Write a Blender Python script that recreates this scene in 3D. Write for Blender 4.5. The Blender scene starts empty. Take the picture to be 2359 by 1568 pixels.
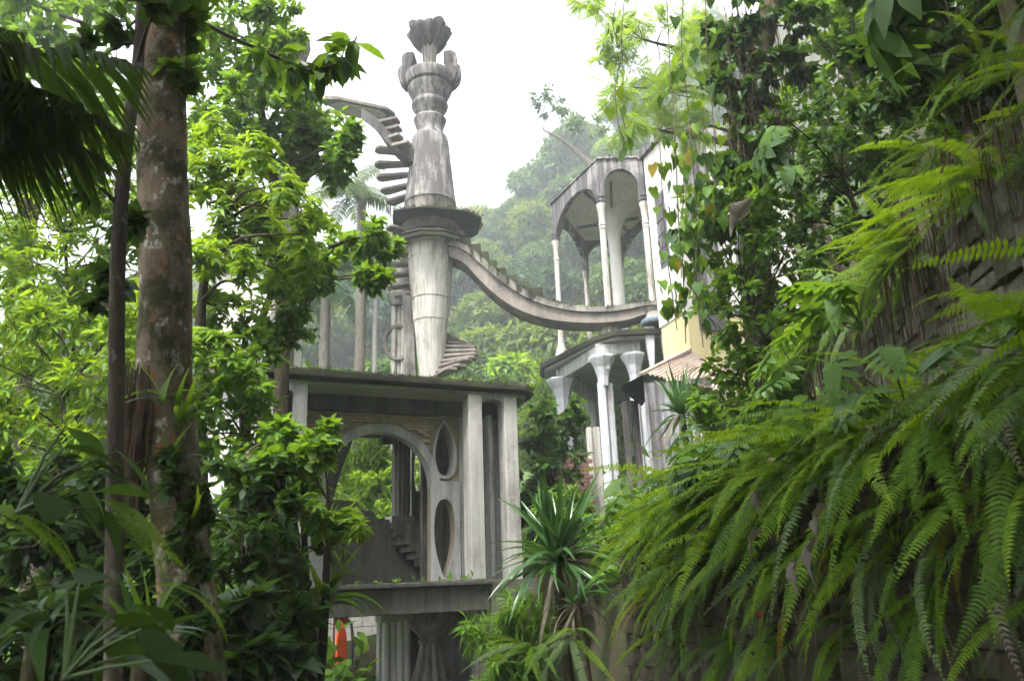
import bpy, bmesh, math, random
import numpy as np
from mathutils import Vector, Matrix
from mathutils.geometry import tessellate_polygon

# ------------------------------------------------------------------ camera, sky, sun, exposure
scene = bpy.context.scene
col = scene.collection
PITCH, ROLL, EYE = 17.0, 2.1, 1.7
_p, _r = math.radians(PITCH), math.radians(ROLL)
FW = np.array([0, math.cos(_p), math.sin(_p)])
_r0 = np.array([1.0, 0, 0]); _u0 = np.array([0, -math.sin(_p), math.cos(_p)])
RT = math.cos(_r) * _r0 - math.sin(_r) * _u0
UP = math.sin(_r) * _r0 + math.cos(_r) * _u0
CAM = np.array([0, 0, EYE])
FPX, CX, CY = 1791.0, 1179.5, 784.0          # lens in units of a 2359 x 1568 frame
cam_data = bpy.data.cameras.new('camera')
cam_data.sensor_width = 36.0
cam_data.lens = 36.0 * FPX / 2359.0
cam_data.clip_start = 0.05
cam_data.clip_end = 2000
cam_data.dof.use_dof = True
cam_data.dof.focus_distance = 13.0
cam_data.dof.aperture_fstop = 3.6
cam = bpy.data.objects.new('camera', cam_data)
col.objects.link(cam)
m = Matrix.Identity(4)
for i in range(3):
    m[i][0], m[i][1], m[i][2], m[i][3] = RT[i], UP[i], -FW[i], CAM[i]
cam.matrix_world = m
scene.camera = cam

SUN_EL, SUN_AZ = 63.0, 210.0                 # azimuth clockwise from +Y (straight ahead)
world = bpy.data.worlds.new('World'); scene.world = world
world.use_nodes = True
wn = world.node_tree; wn.nodes.clear()
sky = wn.nodes.new('ShaderNodeTexSky'); sky.sky_type = 'NISHITA'; sky.sun_disc = False
sky.sun_elevation = math.radians(SUN_EL); sky.sun_rotation = math.radians(SUN_AZ)
sky.air_density = 1.0; sky.dust_density = 6.0; sky.ozone_density = 1.0; sky.altitude = 500
hs = wn.nodes.new('ShaderNodeHueSaturation'); hs.inputs['Saturation'].default_value = 0.22
bg = wn.nodes.new('ShaderNodeBackground'); bg.inputs['Strength'].default_value = 0.15
wo = wn.nodes.new('ShaderNodeOutputWorld')
wn.links.new(sky.outputs[0], hs.inputs['Color']); wn.links.new(hs.outputs[0], bg.inputs['Color'])
wn.links.new(bg.outputs[0], wo.inputs['Surface'])
sun_d = bpy.data.lights.new('sun', 'SUN'); sun_d.energy = 1.5; sun_d.angle = math.radians(14)
sun_d.color = (1.0, 0.96, 0.9)
sun = bpy.data.objects.new('sun', sun_d); col.objects.link(sun)
_az, _el = math.radians(SUN_AZ), math.radians(SUN_EL)
SUNV = Vector((math.sin(_az) * math.cos(_el), math.cos(_az) * math.cos(_el), math.sin(_el)))
sun.rotation_euler = SUNV.to_track_quat('Z', 'Y').to_euler()
scene.view_settings.view_transform = 'Standard'
scene.view_settings.look = 'None'
scene.view_settings.gamma = 1.0
scene.view_settings.use_curve_mapping = False
scene.view_settings.exposure = 2.45
scene.render.engine = 'CYCLES'
cy = scene.cycles
cy.use_denoising = True
cy.max_bounces = 7; cy.diffuse_bounces = 4; cy.glossy_bounces = 2; cy.transmission_bounces = 3
cy.volume_bounces = 1; cy.transparent_max_bounces = 4
cy.sample_clamp_indirect = 6.0
cy.use_adaptive_sampling = True; cy.adaptive_threshold = 0.04
cy.caustics_reflective = False; cy.caustics_refractive = False

# ------------------------------------------------------------------ helpers
def V(*a): return np.array(a, dtype=float)
def ray(px, py): return FW + (px - CX) / FPX * RT + (CY - py) / FPX * UP
def PY(px, py, Y):
    d = ray(px, py); return CAM + d * (Y / d[1])
def PZ(px, py, z):
    d = ray(px, py); return CAM + d * ((z - CAM[2]) / d[2])
def pxm(p): return float((np.asarray(p) - CAM) @ FW) / FPX      # metres per frame unit at a point

def empty(name, loc=(0, 0, 0), rz=0.0):
    o = bpy.data.objects.new(name, None); col.objects.link(o)
    o.location = tuple(loc); o.rotation_euler = (0, 0, rz); o.empty_display_size = 0.1
    return o
def tag(o, label=None, cat=None, group=None, kind=None):
    if label: o['label'] = label
    if cat: o['category'] = cat
    if group: o['group'] = group
    if kind: o['kind'] = kind
    return o
def link(name, me, mat=None, parent=None):
    o = bpy.data.objects.new(name, me)
    if mat is not None and len(me.materials) == 0: me.materials.append(mat)
    col.objects.link(o)
    if parent is not None: o.parent = parent
    return o
def clone(src, parent=None):
    c = src.copy(); col.objects.link(c); c.parent = parent
    return c
def copy_tree(o, parent=None):
    c = clone(o, parent)
    for ch in list(o.children): copy_tree(ch, c)
    return c
def np_mesh(name, v, faces, tint=None, smooth=True):
    """faces: list of (n,k) int arrays"""
    me = bpy.data.meshes.new(name)
    v = np.asarray(v, dtype=np.float32)
    loops = np.concatenate([f.reshape(-1) for f in faces]).astype(np.int32)
    tot = np.concatenate([np.full(len(f), f.shape[1]) for f in faces]).astype(np.int32)
    start = np.concatenate([[0], np.cumsum(tot)[:-1]]).astype(np.int32)
    me.vertices.add(len(v)); me.vertices.foreach_set('co', v.reshape(-1))
    me.loops.add(len(loops)); me.loops.foreach_set('vertex_index', loops)
    me.polygons.add(len(tot)); me.polygons.foreach_set('loop_start', start)
    me.polygons.foreach_set('loop_total', tot)
    if smooth: me.polygons.foreach_set('use_smooth', np.ones(len(tot), dtype=bool))
    if tint is not None:
        a = me.attributes.new('tint', 'FLOAT', 'POINT'); a.data.foreach_set('value', np.asarray(tint, dtype=np.float32))
    me.update(calc_edges=True)
    return me

class MB:
    def __init__(s): s.v = []; s.f = []
    def add(s, vs, fs):
        b = len(s.v); s.v += [tuple(map(float, p)) for p in vs]; s.f += [tuple(i + b for i in f) for f in fs]
        return s
    def box(s, a, b):
        (x0, y0, z0), (x1, y1, z1) = a, b
        return s.add([(x0, y0, z0), (x1, y0, z0), (x1, y1, z0), (x0, y1, z0), (x0, y0, z1), (x1, y0, z1), (x1, y1, z1), (x0, y1, z1)],
              [(0, 3, 2, 1), (4, 5, 6, 7), (0, 1, 5, 4), (1, 2, 6, 5), (2, 3, 7, 6), (3, 0, 4, 7)])
    def bar(s, p, q, w, h, up=(0, 0, 1)):
        p, q = Vector(p), Vector(q); d = (q - p).normalized(); x = d.cross(Vector(up)).normalized(); z = x.cross(d)
        vs = []
        for c in (p, q):
            for a, b in ((-1, -1), (1, -1), (1, 1), (-1, 1)): vs.append(c + x * (a * w / 2) + z * (b * h / 2))
        return s.add(vs, [(0, 1, 2, 3), (7, 6, 5, 4), (0, 4, 5, 1), (1, 5, 6, 2), (2, 6, 7, 3), (3, 7, 4, 0)])
    def prism(s, loop_a, loop_b):
        """two matching 3-D loops joined by sides, both ends capped"""
        n = len(loop_a); tri = tessellate_polygon([[Vector(p) for p in loop_a]])
        fs = [tuple(t) for t in tri] + [tuple(n + i for i in reversed(t)) for t in tri]
        fs += [(i, (i + 1) % n, n + (i + 1) % n, n + i) for i in range(n)]
        return s.add(list(loop_a) + list(loop_b), fs)
    def sheet(s, outer, holes, mapf, t0, t1):
        """2-D region with holes, thickness t0..t1, mapped by mapf(a, b, t)"""
        loops = [outer] + list(holes); flat = [p for l in loops for p in l]; n = len(flat)
        tri = tessellate_polygon([[Vector((p[0], p[1], 0)) for p in l] for l in loops])
        vs = [mapf(a, b, t0) for a, b in flat] + [mapf(a, b, t1) for a, b in flat]
        fs = [tuple(t) for t in tri] + [tuple(n + i for i in reversed(t)) for t in tri]
        o = 0
        for l in loops:
            k = len(l)
            fs += [(o + i, o + (i + 1) % k, n + o + (i + 1) % k, n + o + i) for i in range(k)]
            o += k
        return s.add(vs, fs)
    def lathe(s, prof, n=24, c=(0, 0, 0), flute=0.0, nf=0, squash=1.0):
        vs, fs = [], []
        for r, z in prof:
            for k in range(n):
                a = 2 * math.pi * k / n; rr = r * (1 + flute * math.cos(a * nf)) if nf else r
                vs.append((c[0] + rr * math.cos(a), c[1] + rr * math.sin(a) * squash, c[2] + z))
        for i in range(len(prof) - 1):
            for k in range(n):
                k2 = (k + 1) % n; fs.append((i * n + k, i * n + k2, (i + 1) * n + k2, (i + 1) * n + k))
        fs.append(tuple(reversed(range(n)))); fs.append(tuple((len(prof) - 1) * n + k for k in range(n)))
        return s.add(vs, fs)
    def tube(s, pts, rad, n=8, rough=0.0, rng=None, lump=0.0):
        pts = [Vector(p) for p in pts]; vs, fs = [], []
        prev = None
        for i, p in enumerate(pts):
            d = (pts[min(i + 1, len(pts) - 1)] - pts[max(i - 1, 0)]).normalized()
            if prev is None:
                x = d.orthogonal().normalized()
            else:
                x = (prev - d * prev.dot(d)).normalized()
            prev = x; y = d.cross(x); r = rad[i] if hasattr(rad, '__len__') else rad
            for k in range(n):
                a = 2 * math.pi * k / n; rr = r * (1 + (rng.uniform(-rough, rough) if rough else 0) + lump * (math.sin(2 * a + i * .31 + 1) + .7 * math.sin(3 * a - i * .47) + .5 * math.sin(i * .9)))
                vs.append(p + x * (rr * math.cos(a)) + y * (rr * math.sin(a)))
        for i in range(len(pts) - 1):
            for k in range(n):
                k2 = (k + 1) % n; fs.append((i * n + k, i * n + k2, (i + 1) * n + k2, (i + 1) * n + k))
        fs.append(tuple(reversed(range(n)))); fs.append(tuple((len(pts) - 1) * n + k for k in range(n)))
        return s.add(vs, fs)
    def build(s, name, mat, parent=None, smooth=0, bevel=0.0, weld=False):
        me = bpy.data.meshes.new(name); me.from_pydata(s.v, [], s.f)
        bm = bmesh.new(); bm.from_mesh(me)
        if weld: bmesh.ops.remove_doubles(bm, verts=bm.verts, dist=1e-5)
        bmesh.ops.recalc_face_normals(bm, faces=bm.faces)
        bm.to_mesh(me); bm.free()
        if smooth:
            me.shade_smooth(); me.set_sharp_from_angle(angle=math.radians(smooth))
        o = link(name, me, mat, parent)
        if bevel:
            b = o.modifiers.new('bevel', 'BEVEL'); b.width = bevel; b.segments = 2; b.limit_method = 'ANGLE'; b.angle_limit = math.radians(50)
        return o

def smooth_path(pts, n=4):
    pts = [np.asarray(p, float) for p in pts]
    P = [2 * pts[0] - pts[1]] + pts + [2 * pts[-1] - pts[-2]]
    out = []
    for i in range(1, len(P) - 2):
        for k in range(n):
            t = k / n; a, b, c, d = P[i - 1], P[i], P[i + 1], P[i + 2]
            out.append(0.5 * ((2 * b) + (-a + c) * t + (2 * a - 5 * b + 4 * c - d) * t * t + (-a + 3 * b - 3 * c + d) * t ** 3))
    out.append(pts[-1])
    return out

# ------------------------------------------------------------------ materials
class NT:
    def __init__(s, name):
        s.m = bpy.data.materials.new(name); s.m.use_nodes = True; s.t = s.m.node_tree; s.t.nodes.clear()
        s.out = s.n('ShaderNodeOutputMaterial')
    def n(s, typ, **kw):
        nd = s.t.nodes.new(typ)
        for k, v in kw.items():
            if hasattr(nd, k): setattr(nd, k, v)
            else: nd.inputs[k.replace('_', ' ')].default_value = v
        return nd
    def l(s, a, b): s.t.links.new(a, b); return s
    def noise(s, vec, scale, detail=4, rough=0.55, dist=0.0):
        nd = s.n('ShaderNodeTexNoise'); nd.inputs['Scale'].default_value = scale; nd.inputs['Detail'].default_value = detail
        nd.inputs['Roughness'].default_value = rough; nd.inputs['Distortion'].default_value = dist
        if vec is not None: s.l(vec, nd.inputs['Vector'])
        return nd.outputs['Fac']
    def mapv(s, vec, sc=(1, 1, 1), loc=(0, 0, 0)):
        nd = s.n('ShaderNodeMapping'); nd.inputs['Scale'].default_value = sc; nd.inputs['Location'].default_value = loc
        s.l(vec, nd.inputs['Vector']); return nd.outputs[0]
    def ramp(s, fac, stops):
        nd = s.n('ShaderNodeValToRGB'); e = nd.color_ramp.elements
        while len(e) < len(stops): e.new(0.5)
        for el, (p, c) in zip(e, stops):
            el.position = p; el.color = (*c, 1) if hasattr(c, '__len__') else (c, c, c, 1)
        s.l(fac, nd.inputs[0]); return nd.outputs[0]
    def mix(s, fac, a, b, blend='MIX'):
        nd = s.n('ShaderNodeMix', data_type='RGBA', blend_type=blend)
        for v, i in ((fac, nd.inputs[0]), (a, nd.inputs[6]), (b, nd.inputs[7])):
            if hasattr(v, 'is_linked') or hasattr(v, 'links'): s.l(v, i)
            elif hasattr(v, '__len__'): i.default_value = (*v, 1)
            else: i.default_value = v
        return nd.outputs[2]
    def math(s, op, a, b=None):
        nd = s.n('ShaderNodeMath', operation=op)
        for v, i in ((a, nd.inputs[0]), (b, nd.inputs[1])):
            if v is None: continue
            if hasattr(v, 'links'): s.l(v, i)
            else: i.default_value = v
        return nd.outputs[0]
    def bump(s, h, strength=0.4, dist=0.02):
        nd = s.n('ShaderNodeBump'); nd.inputs['Strength'].default_value = strength; nd.inputs['Distance'].default_value = dist
        s.l(h, nd.inputs['Height']); return nd.outputs[0]
    def geo(s): return s.n('ShaderNodeNewGeometry').outputs['Position']
    def rnd(s): return s.n('ShaderNodeObjectInfo').outputs['Random']
    def principled(s, color, rough=0.8, spec=0.3, normal=None):
        p = s.n('ShaderNodeBsdfPrincipled')
        if hasattr(color, 'links'): s.l(color, p.inputs['Base Color'])
        else: p.inputs['Base Color'].default_value = (*color, 1)
        if hasattr(rough, 'links'): s.l(rough, p.inputs['Roughness'])
        else: p.inputs['Roughness'].default_value = rough
        p.inputs['Specular IOR Level'].default_value = spec
        if normal is not None: s.l(normal, p.inputs['Normal'])
        return p
    def done(s, bsdf): s.l(bsdf.outputs[0], s.out.inputs['Surface']); return s.m

def concrete(name, base, dark, amount=0.5, streak=0.5, rust=0.0, moss=0.0, boards=0.0, boards_dir='v'):
    """weathered concrete: cloudy tone, black lichen patches, rain streaks, board marks, a little rust and moss"""
    t = NT(name); g = t.geo()
    tone = t.noise(g, 1.3, 5, 0.6)
    c = t.mix(tone, tuple(x * 0.78 for x in base), tuple(min(1, x * 1.18) for x in base))
    fine = t.noise(g, 22, 4, 0.7)
    c = t.mix(t.ramp(fine, [(0.35, 0.0), (0.7, 0.35)]), c, tuple(x * 0.55 for x in base))
    st = t.noise(t.mapv(g, (7, 7, 0.35)), 1.0, 5, 0.65)
    pt = t.noise(t.mapv(g, (1, 1, 0.6), (3, 7, 1)), 1.1, 6, 0.68)
    sm = t.math('MULTIPLY', t.ramp(st, [(0.42, 0.0), (0.66, 1.0)]), streak)
    pm = t.ramp(pt, [(0.62 - 0.28 * amount, 0.0), (0.86 - 0.28 * amount, 1.0)])
    pm = t.math('MULTIPLY', pm, t.ramp(t.noise(g, 34, 3, 0.8), [(0.3, 0.25), (0.6, 1.0)]))
    c = t.mix(t.math('MINIMUM', t.math('ADD', sm, t.math('MULTIPLY', pm, 0.95)), 0.93), c, dark)
    if rust:
        rm = t.math('MULTIPLY', t.ramp(t.noise(t.mapv(g, (2.2, 2.2, 0.7), (11, 2, 5)), 1.4, 5, 0.6), [(0.6, 0.0), (0.75, 1.0)]), rust)
        c = t.mix(rm, c, (0.2, 0.075, 0.03))
    if moss:
        mm = t.math('MULTIPLY', t.ramp(t.noise(t.mapv(g, (1, 1, 1), (5, 5, 9)), 2.2, 6, 0.7), [(0.45, 0.0), (0.62, 1.0)]), moss)
        c = t.mix(mm, c, (0.05, 0.07, 0.018))
    h = t.noise(g, 45, 4, 0.7)
    if boards:
        x = t.n('ShaderNodeSeparateXYZ'); t.l(g, x.inputs[0])
        s = t.math('ADD', x.outputs[0], t.math('MULTIPLY', x.outputs[1], 0.6)) if boards_dir == 'v' else x.outputs[2]
        fr = t.math('FRACT', t.math('MULTIPLY', s, boards))
        ln = t.ramp(fr, [(0.0, 0.0), (0.06, 1.0), (0.94, 1.0), (1.0, 0.0)])
        h = t.math('ADD', t.math('MULTIPLY', h, 0.35), t.math('MULTIPLY', ln, 0.65))
        c = t.mix(t.math('MULTIPLY', t.math('SUBTRACT', 1.0, ln), 0.35), c, dark)
    return t.done(t.principled(c, 0.88, 0.25, t.bump(h, 0.35, 0.015)))

def leafmat(name, dark, mid, light, trans=0.4, tcol=None, rough=0.55, spec=0.32, vein=False):
    t = NT(name)
    a = t.n('ShaderNodeAttribute', attribute_name='tint').outputs['Fac']
    r = t.rnd()
    f = t.math('ADD', t.math('MULTIPLY', a, 0.68), t.math('MULTIPLY', r, 0.32))
    c = t.ramp(f, [(0.0, dark), (0.5, mid), (0.93, light), (1.0, (light[0] * 1.25, light[1] * 0.85, light[2] * 0.6))])
    bs = t.principled(c, rough, spec)
    tr = t.n('ShaderNodeBsdfTranslucent')
    tc = tcol or (min(1, light[0] * 1.5), min(1, light[1] * 1.35), light[2] * 0.7)
    t.l(t.mix(0.55, c, tc), tr.inputs['Color'])
    mx = t.n('ShaderNodeMixShader'); mx.inputs[0].default_value = trans
    t.l(bs.outputs[0], mx.inputs[1]); t.l(tr.outputs[0], mx.inputs[2])
    return t.done(mx)

def bark(name, c0, c1, patch=None, pamt=0.5, moss=None, patch2=None):
    t = NT(name); g = t.geo()
    n = t.noise(t.mapv(g, (9, 9, 2.2)), 1.5, 6, 0.7)
    c = t.mix(t.ramp(n, [(0.35, 0.0), (0.65, 1.0)]), c0, c1)
    if patch: c = t.mix(t.ramp(t.noise(t.mapv(g, (1, 1, 0.7)), 9, 5, 0.65), [(0.62 - 0.12 * pamt, 0.0), (0.66 - 0.12 * pamt, 1.0)]), c, patch)
    if patch2: c = t.mix(t.ramp(t.noise(t.mapv(g, (1, 1, 0.8), (4, 8, 2)), 7, 6, 0.7), [(0.57, 0.0), (0.63, 0.85)]), c, patch2)
    if moss: c = t.mix(t.ramp(t.noise(t.mapv(g, (1, 1, 0.8), (1, 2, 3)), 5, 6, 0.75), [(0.47, 0.0), (0.58, 0.9)]), c, moss)
    h = t.noise(t.mapv(g, (1, 1, 0.4)), 55, 5, 0.75)
    return t.done(t.principled(c, 0.9, 0.2, t.bump(h, 0.7, 0.02)))

def plain(name, color, rough=0.8, spec=0.3, var=0.2, scale=6.0, bump=0.2):
    t = NT(name); g = t.geo(); n = t.noise(g, scale, 5, 0.65)
    c = t.mix(n, tuple(x * (1 - var) for x in color), tuple(min(1, x * (1 + var)) for x in color))
    return t.done(t.principled(c, rough, spec, t.bump(t.noise(g, scale * 6, 4, 0.7), bump, 0.01)))

M = {}
M['pale'] = concrete('concrete_pale', (0.52, 0.495, 0.45), (0.09, 0.08, 0.072), 0.5, 0.55, 0.12, 0.0, 7.0)
M['tower_top'] = concrete('concrete_tower_top', (0.42, 0.395, 0.37), (0.06, 0.053, 0.055), 1.15, 0.8, 0.0)
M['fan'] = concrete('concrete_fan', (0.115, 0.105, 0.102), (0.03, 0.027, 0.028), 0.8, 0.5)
M['weather'] = concrete('concrete_weathered', (0.29, 0.265, 0.235), (0.045, 0.04, 0.036), 0.75, 0.6, 0.05)
M['step'] = concrete('concrete_step', (0.27, 0.235, 0.205), (0.05, 0.043, 0.04), 0.75, 0.2)
M['gate'] = concrete('concrete_gate', (0.47, 0.475, 0.455), (0.09, 0.085, 0.075), 0.38, 0.42, 0.0, 0.0, 9.0)
M['gate_stain'] = concrete('concrete_gate_stained', (0.5, 0.49, 0.465), (0.1, 0.075, 0.06), 0.5, 0.4, 0.7)
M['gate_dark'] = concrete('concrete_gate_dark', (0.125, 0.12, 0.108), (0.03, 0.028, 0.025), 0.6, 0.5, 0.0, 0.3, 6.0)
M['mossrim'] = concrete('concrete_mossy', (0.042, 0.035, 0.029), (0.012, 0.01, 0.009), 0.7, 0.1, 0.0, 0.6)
M['soffit'] = concrete('concrete_soffit', (0.42, 0.4, 0.35), (0.17, 0.15, 0.12), 0.35, 0.1, 0.05, 0.0, 9.0, 'v')
M['pav'] = concrete('concrete_pavilion', (0.5, 0.47, 0.45), (0.055, 0.05, 0.055), 1.1, 0.85)
M['pavcol'] = concrete('concrete_pavilion_column', (0.58, 0.55, 0.5), (0.12, 0.1, 0.09), 0.45, 0.5, 0.1)
M['white'] = concrete('painted_white', (0.72, 0.7, 0.66), (0.3, 0.28, 0.26), 0.2, 0.3)
M['whitecol'] = concrete('painted_blue_white', (0.6, 0.62, 0.66), (0.22, 0.2, 0.19), 0.35, 0.45, 0.35)
M['yellow'] = concrete('painted_yellow', (0.72, 0.62, 0.34), (0.4, 0.33, 0.2), 0.12, 0.2)
M['brick'] = plain('brick', (0.46, 0.36, 0.26), 0.9, 0.2, 0.4, 9.0, 0.5)
M['brick_red'] = plain('brick_red', (0.15, 0.09, 0.068), 0.9, 0.2, 0.4, 6.0, 0.5)
M['mortar'] = plain('mortar', (0.07, 0.06, 0.045), 0.95, 0.1, 0.25)
M['mortar_gate'] = plain('mortar_gate', (0.3, 0.245, 0.19), 0.95, 0.1, 0.25)
M['stalk'] = plain('green_stalk', (0.05, 0.085, 0.02), 0.6, 0.3, 0.3)
M['blue'] = plain('blue_paint', (0.17, 0.24, 0.3), 0.8, 0.2, 0.6, 7.0)
M['orange'] = plain('orange_paint', (0.9, 0.13, 0.015), 0.45, 0.4, 0.08, 3.0, 0.05)
M['darkred'] = plain('dark_red_paint', (0.2, 0.02, 0.012), 0.5, 0.4, 0.3)
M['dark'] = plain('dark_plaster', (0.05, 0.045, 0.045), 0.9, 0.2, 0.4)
M['greypaint'] = plain('grey_frame_paint', (0.12, 0.13, 0.15), 0.6, 0.3, 0.2)
M['sky_white'] = plain('sky_hole_white', (0.85, 0.85, 0.85), 0.3, 0.5, 0.05)
M['wood'] = concrete('grey_timber', (0.2, 0.175, 0.155), (0.035, 0.03, 0.03), 0.8, 0.9)
M['metal'] = concrete('weathered_sheet_metal', (0.33, 0.335, 0.37), (0.09, 0.075, 0.075), 0.7, 0.85, 0.35)
M['rustroof'] = concrete('rusty_sheet_roof', (0.5, 0.42, 0.36), (0.2, 0.11, 0.07), 0.6, 0.3, 0.5)
M['tar'] = plain('black_tarpaper', (0.022, 0.022, 0.025), 0.7, 0.3, 0.4)
M['root'] = plain('dry_roots', (0.085, 0.06, 0.042), 0.95, 0.1, 0.4)

def stone_mat(name, c0, c1, moss):
    t = NT(name); g = t.geo(); r = t.rnd()
    c = t.mix(r, c0, c1)
    c = t.mix(t.ramp(t.noise(g, 14, 5, 0.7), [(0.3, 0.0), (0.75, 0.8)]), c, tuple(x * 0.45 for x in c0))
    c = t.mix(t.ramp(t.noise(g, 4, 6, 0.75), [(0.5, 0.0), (0.62, moss)]), c, (0.045, 0.055, 0.016))
    return t.done(t.principled(c, 0.9, 0.25, t.bump(t.noise(g, 30, 6, 0.75), 0.7, 0.02)))
M['stone'] = stone_mat('wall_stone', (0.12, 0.112, 0.092), (0.27, 0.25, 0.21), 0.65)
M['stone_low'] = stone_mat('wall_stone_low', (0.06, 0.05, 0.037), (0.13, 0.11, 0.082), 0.7)
def soil():
    t = NT('soil'); g = t.geo()
    c = t.mix(t.noise(g, 3, 6, 0.7), (0.028, 0.02, 0.013), (0.075, 0.06, 0.036))
    c = t.mix(t.ramp(t.noise(g, 0.9, 6, 0.7), [(0.42, 0.0), (0.6, 0.9)]), c, (0.03, 0.05, 0.014))
    return t.done(t.principled(c, 0.95, 0.15, t.bump(t.noise(g, 12, 6, 0.8), 0.9, 0.08)))
M['soil'] = soil()

# ------------------------------------------------------------------ ground: one sheet out to the horizon
def sstep(x): x = np.clip(x, 0, 1); return x * x * (3 - 2 * x)
def hill(x, y):
    x = np.asarray(x, float); y = np.asarray(y, float)
    top = 33 + np.clip(x + 4, -40, 0) * 0.22 + np.clip(x + 4, 0, 45) * 0.92
    h = top * (0.12 * sstep((y - 17) / 16) + 0.88 * sstep((y - 33) / 58))
    h = h + 1.8 * sstep((y - 14) / 5)
    h += (1.3 * np.sin(x * 0.21 + 1) * np.sin(y * 0.17) + 0.5 * np.sin(x * 0.6) * np.cos(y * 0.5)) * sstep((y - 20) / 15)
    # the bank on the right of the path
    e = x - (3.75 - 0.32 * np.clip(y, 0, 7.8)); e2 = x - (2.85 + 0.1 * y)
    low = np.where(e > 0, 2.35 - .06 * np.clip(y, 0, 9) + np.clip(e, 0, 8) * 0.22, 0.0)
    upb = np.where(e2 > 0, 3.65 + np.clip(e2, 0, 40) * 1.35, 0.0)
    soft = 1.5 + np.clip(x - 1.2, 0, 3) * 0.4 + np.clip(x - 4.2, 0, 40) * 1.5
    f9 = sstep((y - 8.2) / 1.6)
    bank = (np.maximum(low, upb) * (1 - f9) + np.where(e > 0, soft, 0.0) * f9) * sstep((36 - y) / 16)
    lbank = np.clip(-x - 6, 0, 30) * 0.16 * sstep((30 - y) / 10)
    return np.maximum(h, bank) + lbank - 0.05
def make_ground():
    def axis(lo, hi, c0, c1, fine, coarse):
        a = list(np.arange(c0, c1, fine)); v = c1; s = fine
        while v < hi: a.append(v); s = min(s * 1.12, coarse); v += s
        a.append(hi); v = c0; s = fine
        while v > lo: s = min(s * 1.12, coarse); v -= s; a.insert(0, max(v, lo))
        return np.array(a)
    xs = axis(-700, 700, -8, 9, 0.3, 40); ys = axis(-300, 1200, -2, 34, 0.5, 40)
    X, Yg = np.meshgrid(xs, ys); Z = hill(X, Yg)
    rng = np.random.default_rng(3); Z += rng.normal(0, 0.03, Z.shape)
    nx, ny = len(xs), len(ys)
    v = np.stack([X, Yg, Z], -1).reshape(-1, 3)
    i = np.arange(nx - 1)[None, :] + nx * np.arange(ny - 1)[:, None]; i = i.reshape(-1)
    f = np.stack([i, i + 1, i + nx + 1, i + nx], 1)
    o = link('ground', np_mesh('ground', v, [f]), M['soil']); tag(o, kind='structure')
make_ground()

# ------------------------------------------------------------------ stone retaining walls
def stone_meshes(n, seed, mat):
    rnd = random.Random(seed); out = []
    for k in range(n):
        bm = bmesh.new(); bmesh.ops.create_cube(bm, size=1.0)
        for vv in bm.verts:
            vv.co.x += rnd.uniform(-.07, .07); vv.co.z += rnd.uniform(-.07, .09); vv.co.y += rnd.uniform(-.05, .05)
        bmesh.ops.bevel(bm, geom=bm.edges[:], offset=0.035, segments=1, affect='EDGES', profile=0.6)
        me = bpy.data.meshes.new('stone'); bm.to_mesh(me); bm.free(); me.materials.append(mat); out.append(me)
    return out
def stone_wall(name, label, x0, slope, y0, y1, z0, zt0, zt1, sl, sh, mat, seed, limit=300, order=None):
    rnd = random.Random(seed); root = empty(name, (x0 + slope * y0, y0, z0)); tag(root, label, 'wall')
    meshes = stone_meshes(12, seed, mat)
    mb = MB(); L = y1 - y0
    a = [(-.065, 0, -0.3), (-.065 + slope * L, L, -0.3), (-.065 + slope * L, L, zt1 - z0 - .03), (-.065, 0, zt0 - z0 - .03)]
    mb.prism(a, [(p[0] + 0.35, p[1], p[2]) for p in a]); mb.build('mortar_core', M['mortar'], root)
    z = z0; stones = []; ang = -math.atan(slope)
    while z < max(zt0, zt1) - 0.04:
        z += 99
    y = y0 - rnd.uniform(0, sl)
    while y < y1:                                    # bays of stones, each with its own courses
        bay = sl * rnd.uniform(1.1, 2.0); z = z0 + rnd.uniform(-.12, 0)
        while z < max(zt0, zt1):
            h = sh * rnd.uniform(.55, 1.5); cuts = [0.0] + sorted(rnd.uniform(.3, .7) for _ in range(1 if rnd.random() < .75 else 0)) + [1.0]
            for c0, c1 in zip(cuts, cuts[1:]):
                yc = y + bay * (c0 + c1) / 2; zt = zt0 + (zt1 - zt0) * (yc - y0) / L
                if z + h * .6 < zt and yc < y1: stones.append((yc, z + h / 2, bay * (c1 - c0), h))
            z += h
        y += bay
    stones.sort(key=lambda s: s[0])
    rest = MB()
    for k, (yc, zc, l, h) in enumerate(stones):
        x = x0 + slope * yc + rnd.uniform(-0.022, 0.022) + 0.02
        loc = (x - root.location.x, yc - y0, zc - z0); rot = (rnd.uniform(-.05, .05), rnd.uniform(-.05, .05), ang + rnd.uniform(-.05, .05))
        sc = (0.26, l - 0.012, h - 0.01)
        me = rnd.choice(meshes)
        if k < limit:
            o = link('stone', me, None, root); o.location = loc; o.rotation_euler = rot; o.scale = sc
        else:
            mt = Matrix.Translation(loc) @ Matrix.Diagonal((*sc, 1))
            rest.add([mt @ vv.co for vv in me.vertices], [tuple(p.vertices) for p in me.polygons])
    if rest.v:
        o = rest.build('far_stones', mat, root); tag(o, kind='stuff')
    return root
stone_wall('retaining_wall', 'low dark dry stone wall along the path, ferns hanging over its face', 3.4, -0.32, 1.9, 7.5, -0.1, 2.6, 2.0, 0.27, 0.14, M['stone_low'], 5)
stone_wall('retaining_wall', 'grey rough stone wall on the upper terrace with hanging brown roots', 2.52, 0.1, 2.4, 7.6, 2.2, 3.85, 3.7, 0.24, 0.12, M['stone'], 9)

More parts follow.
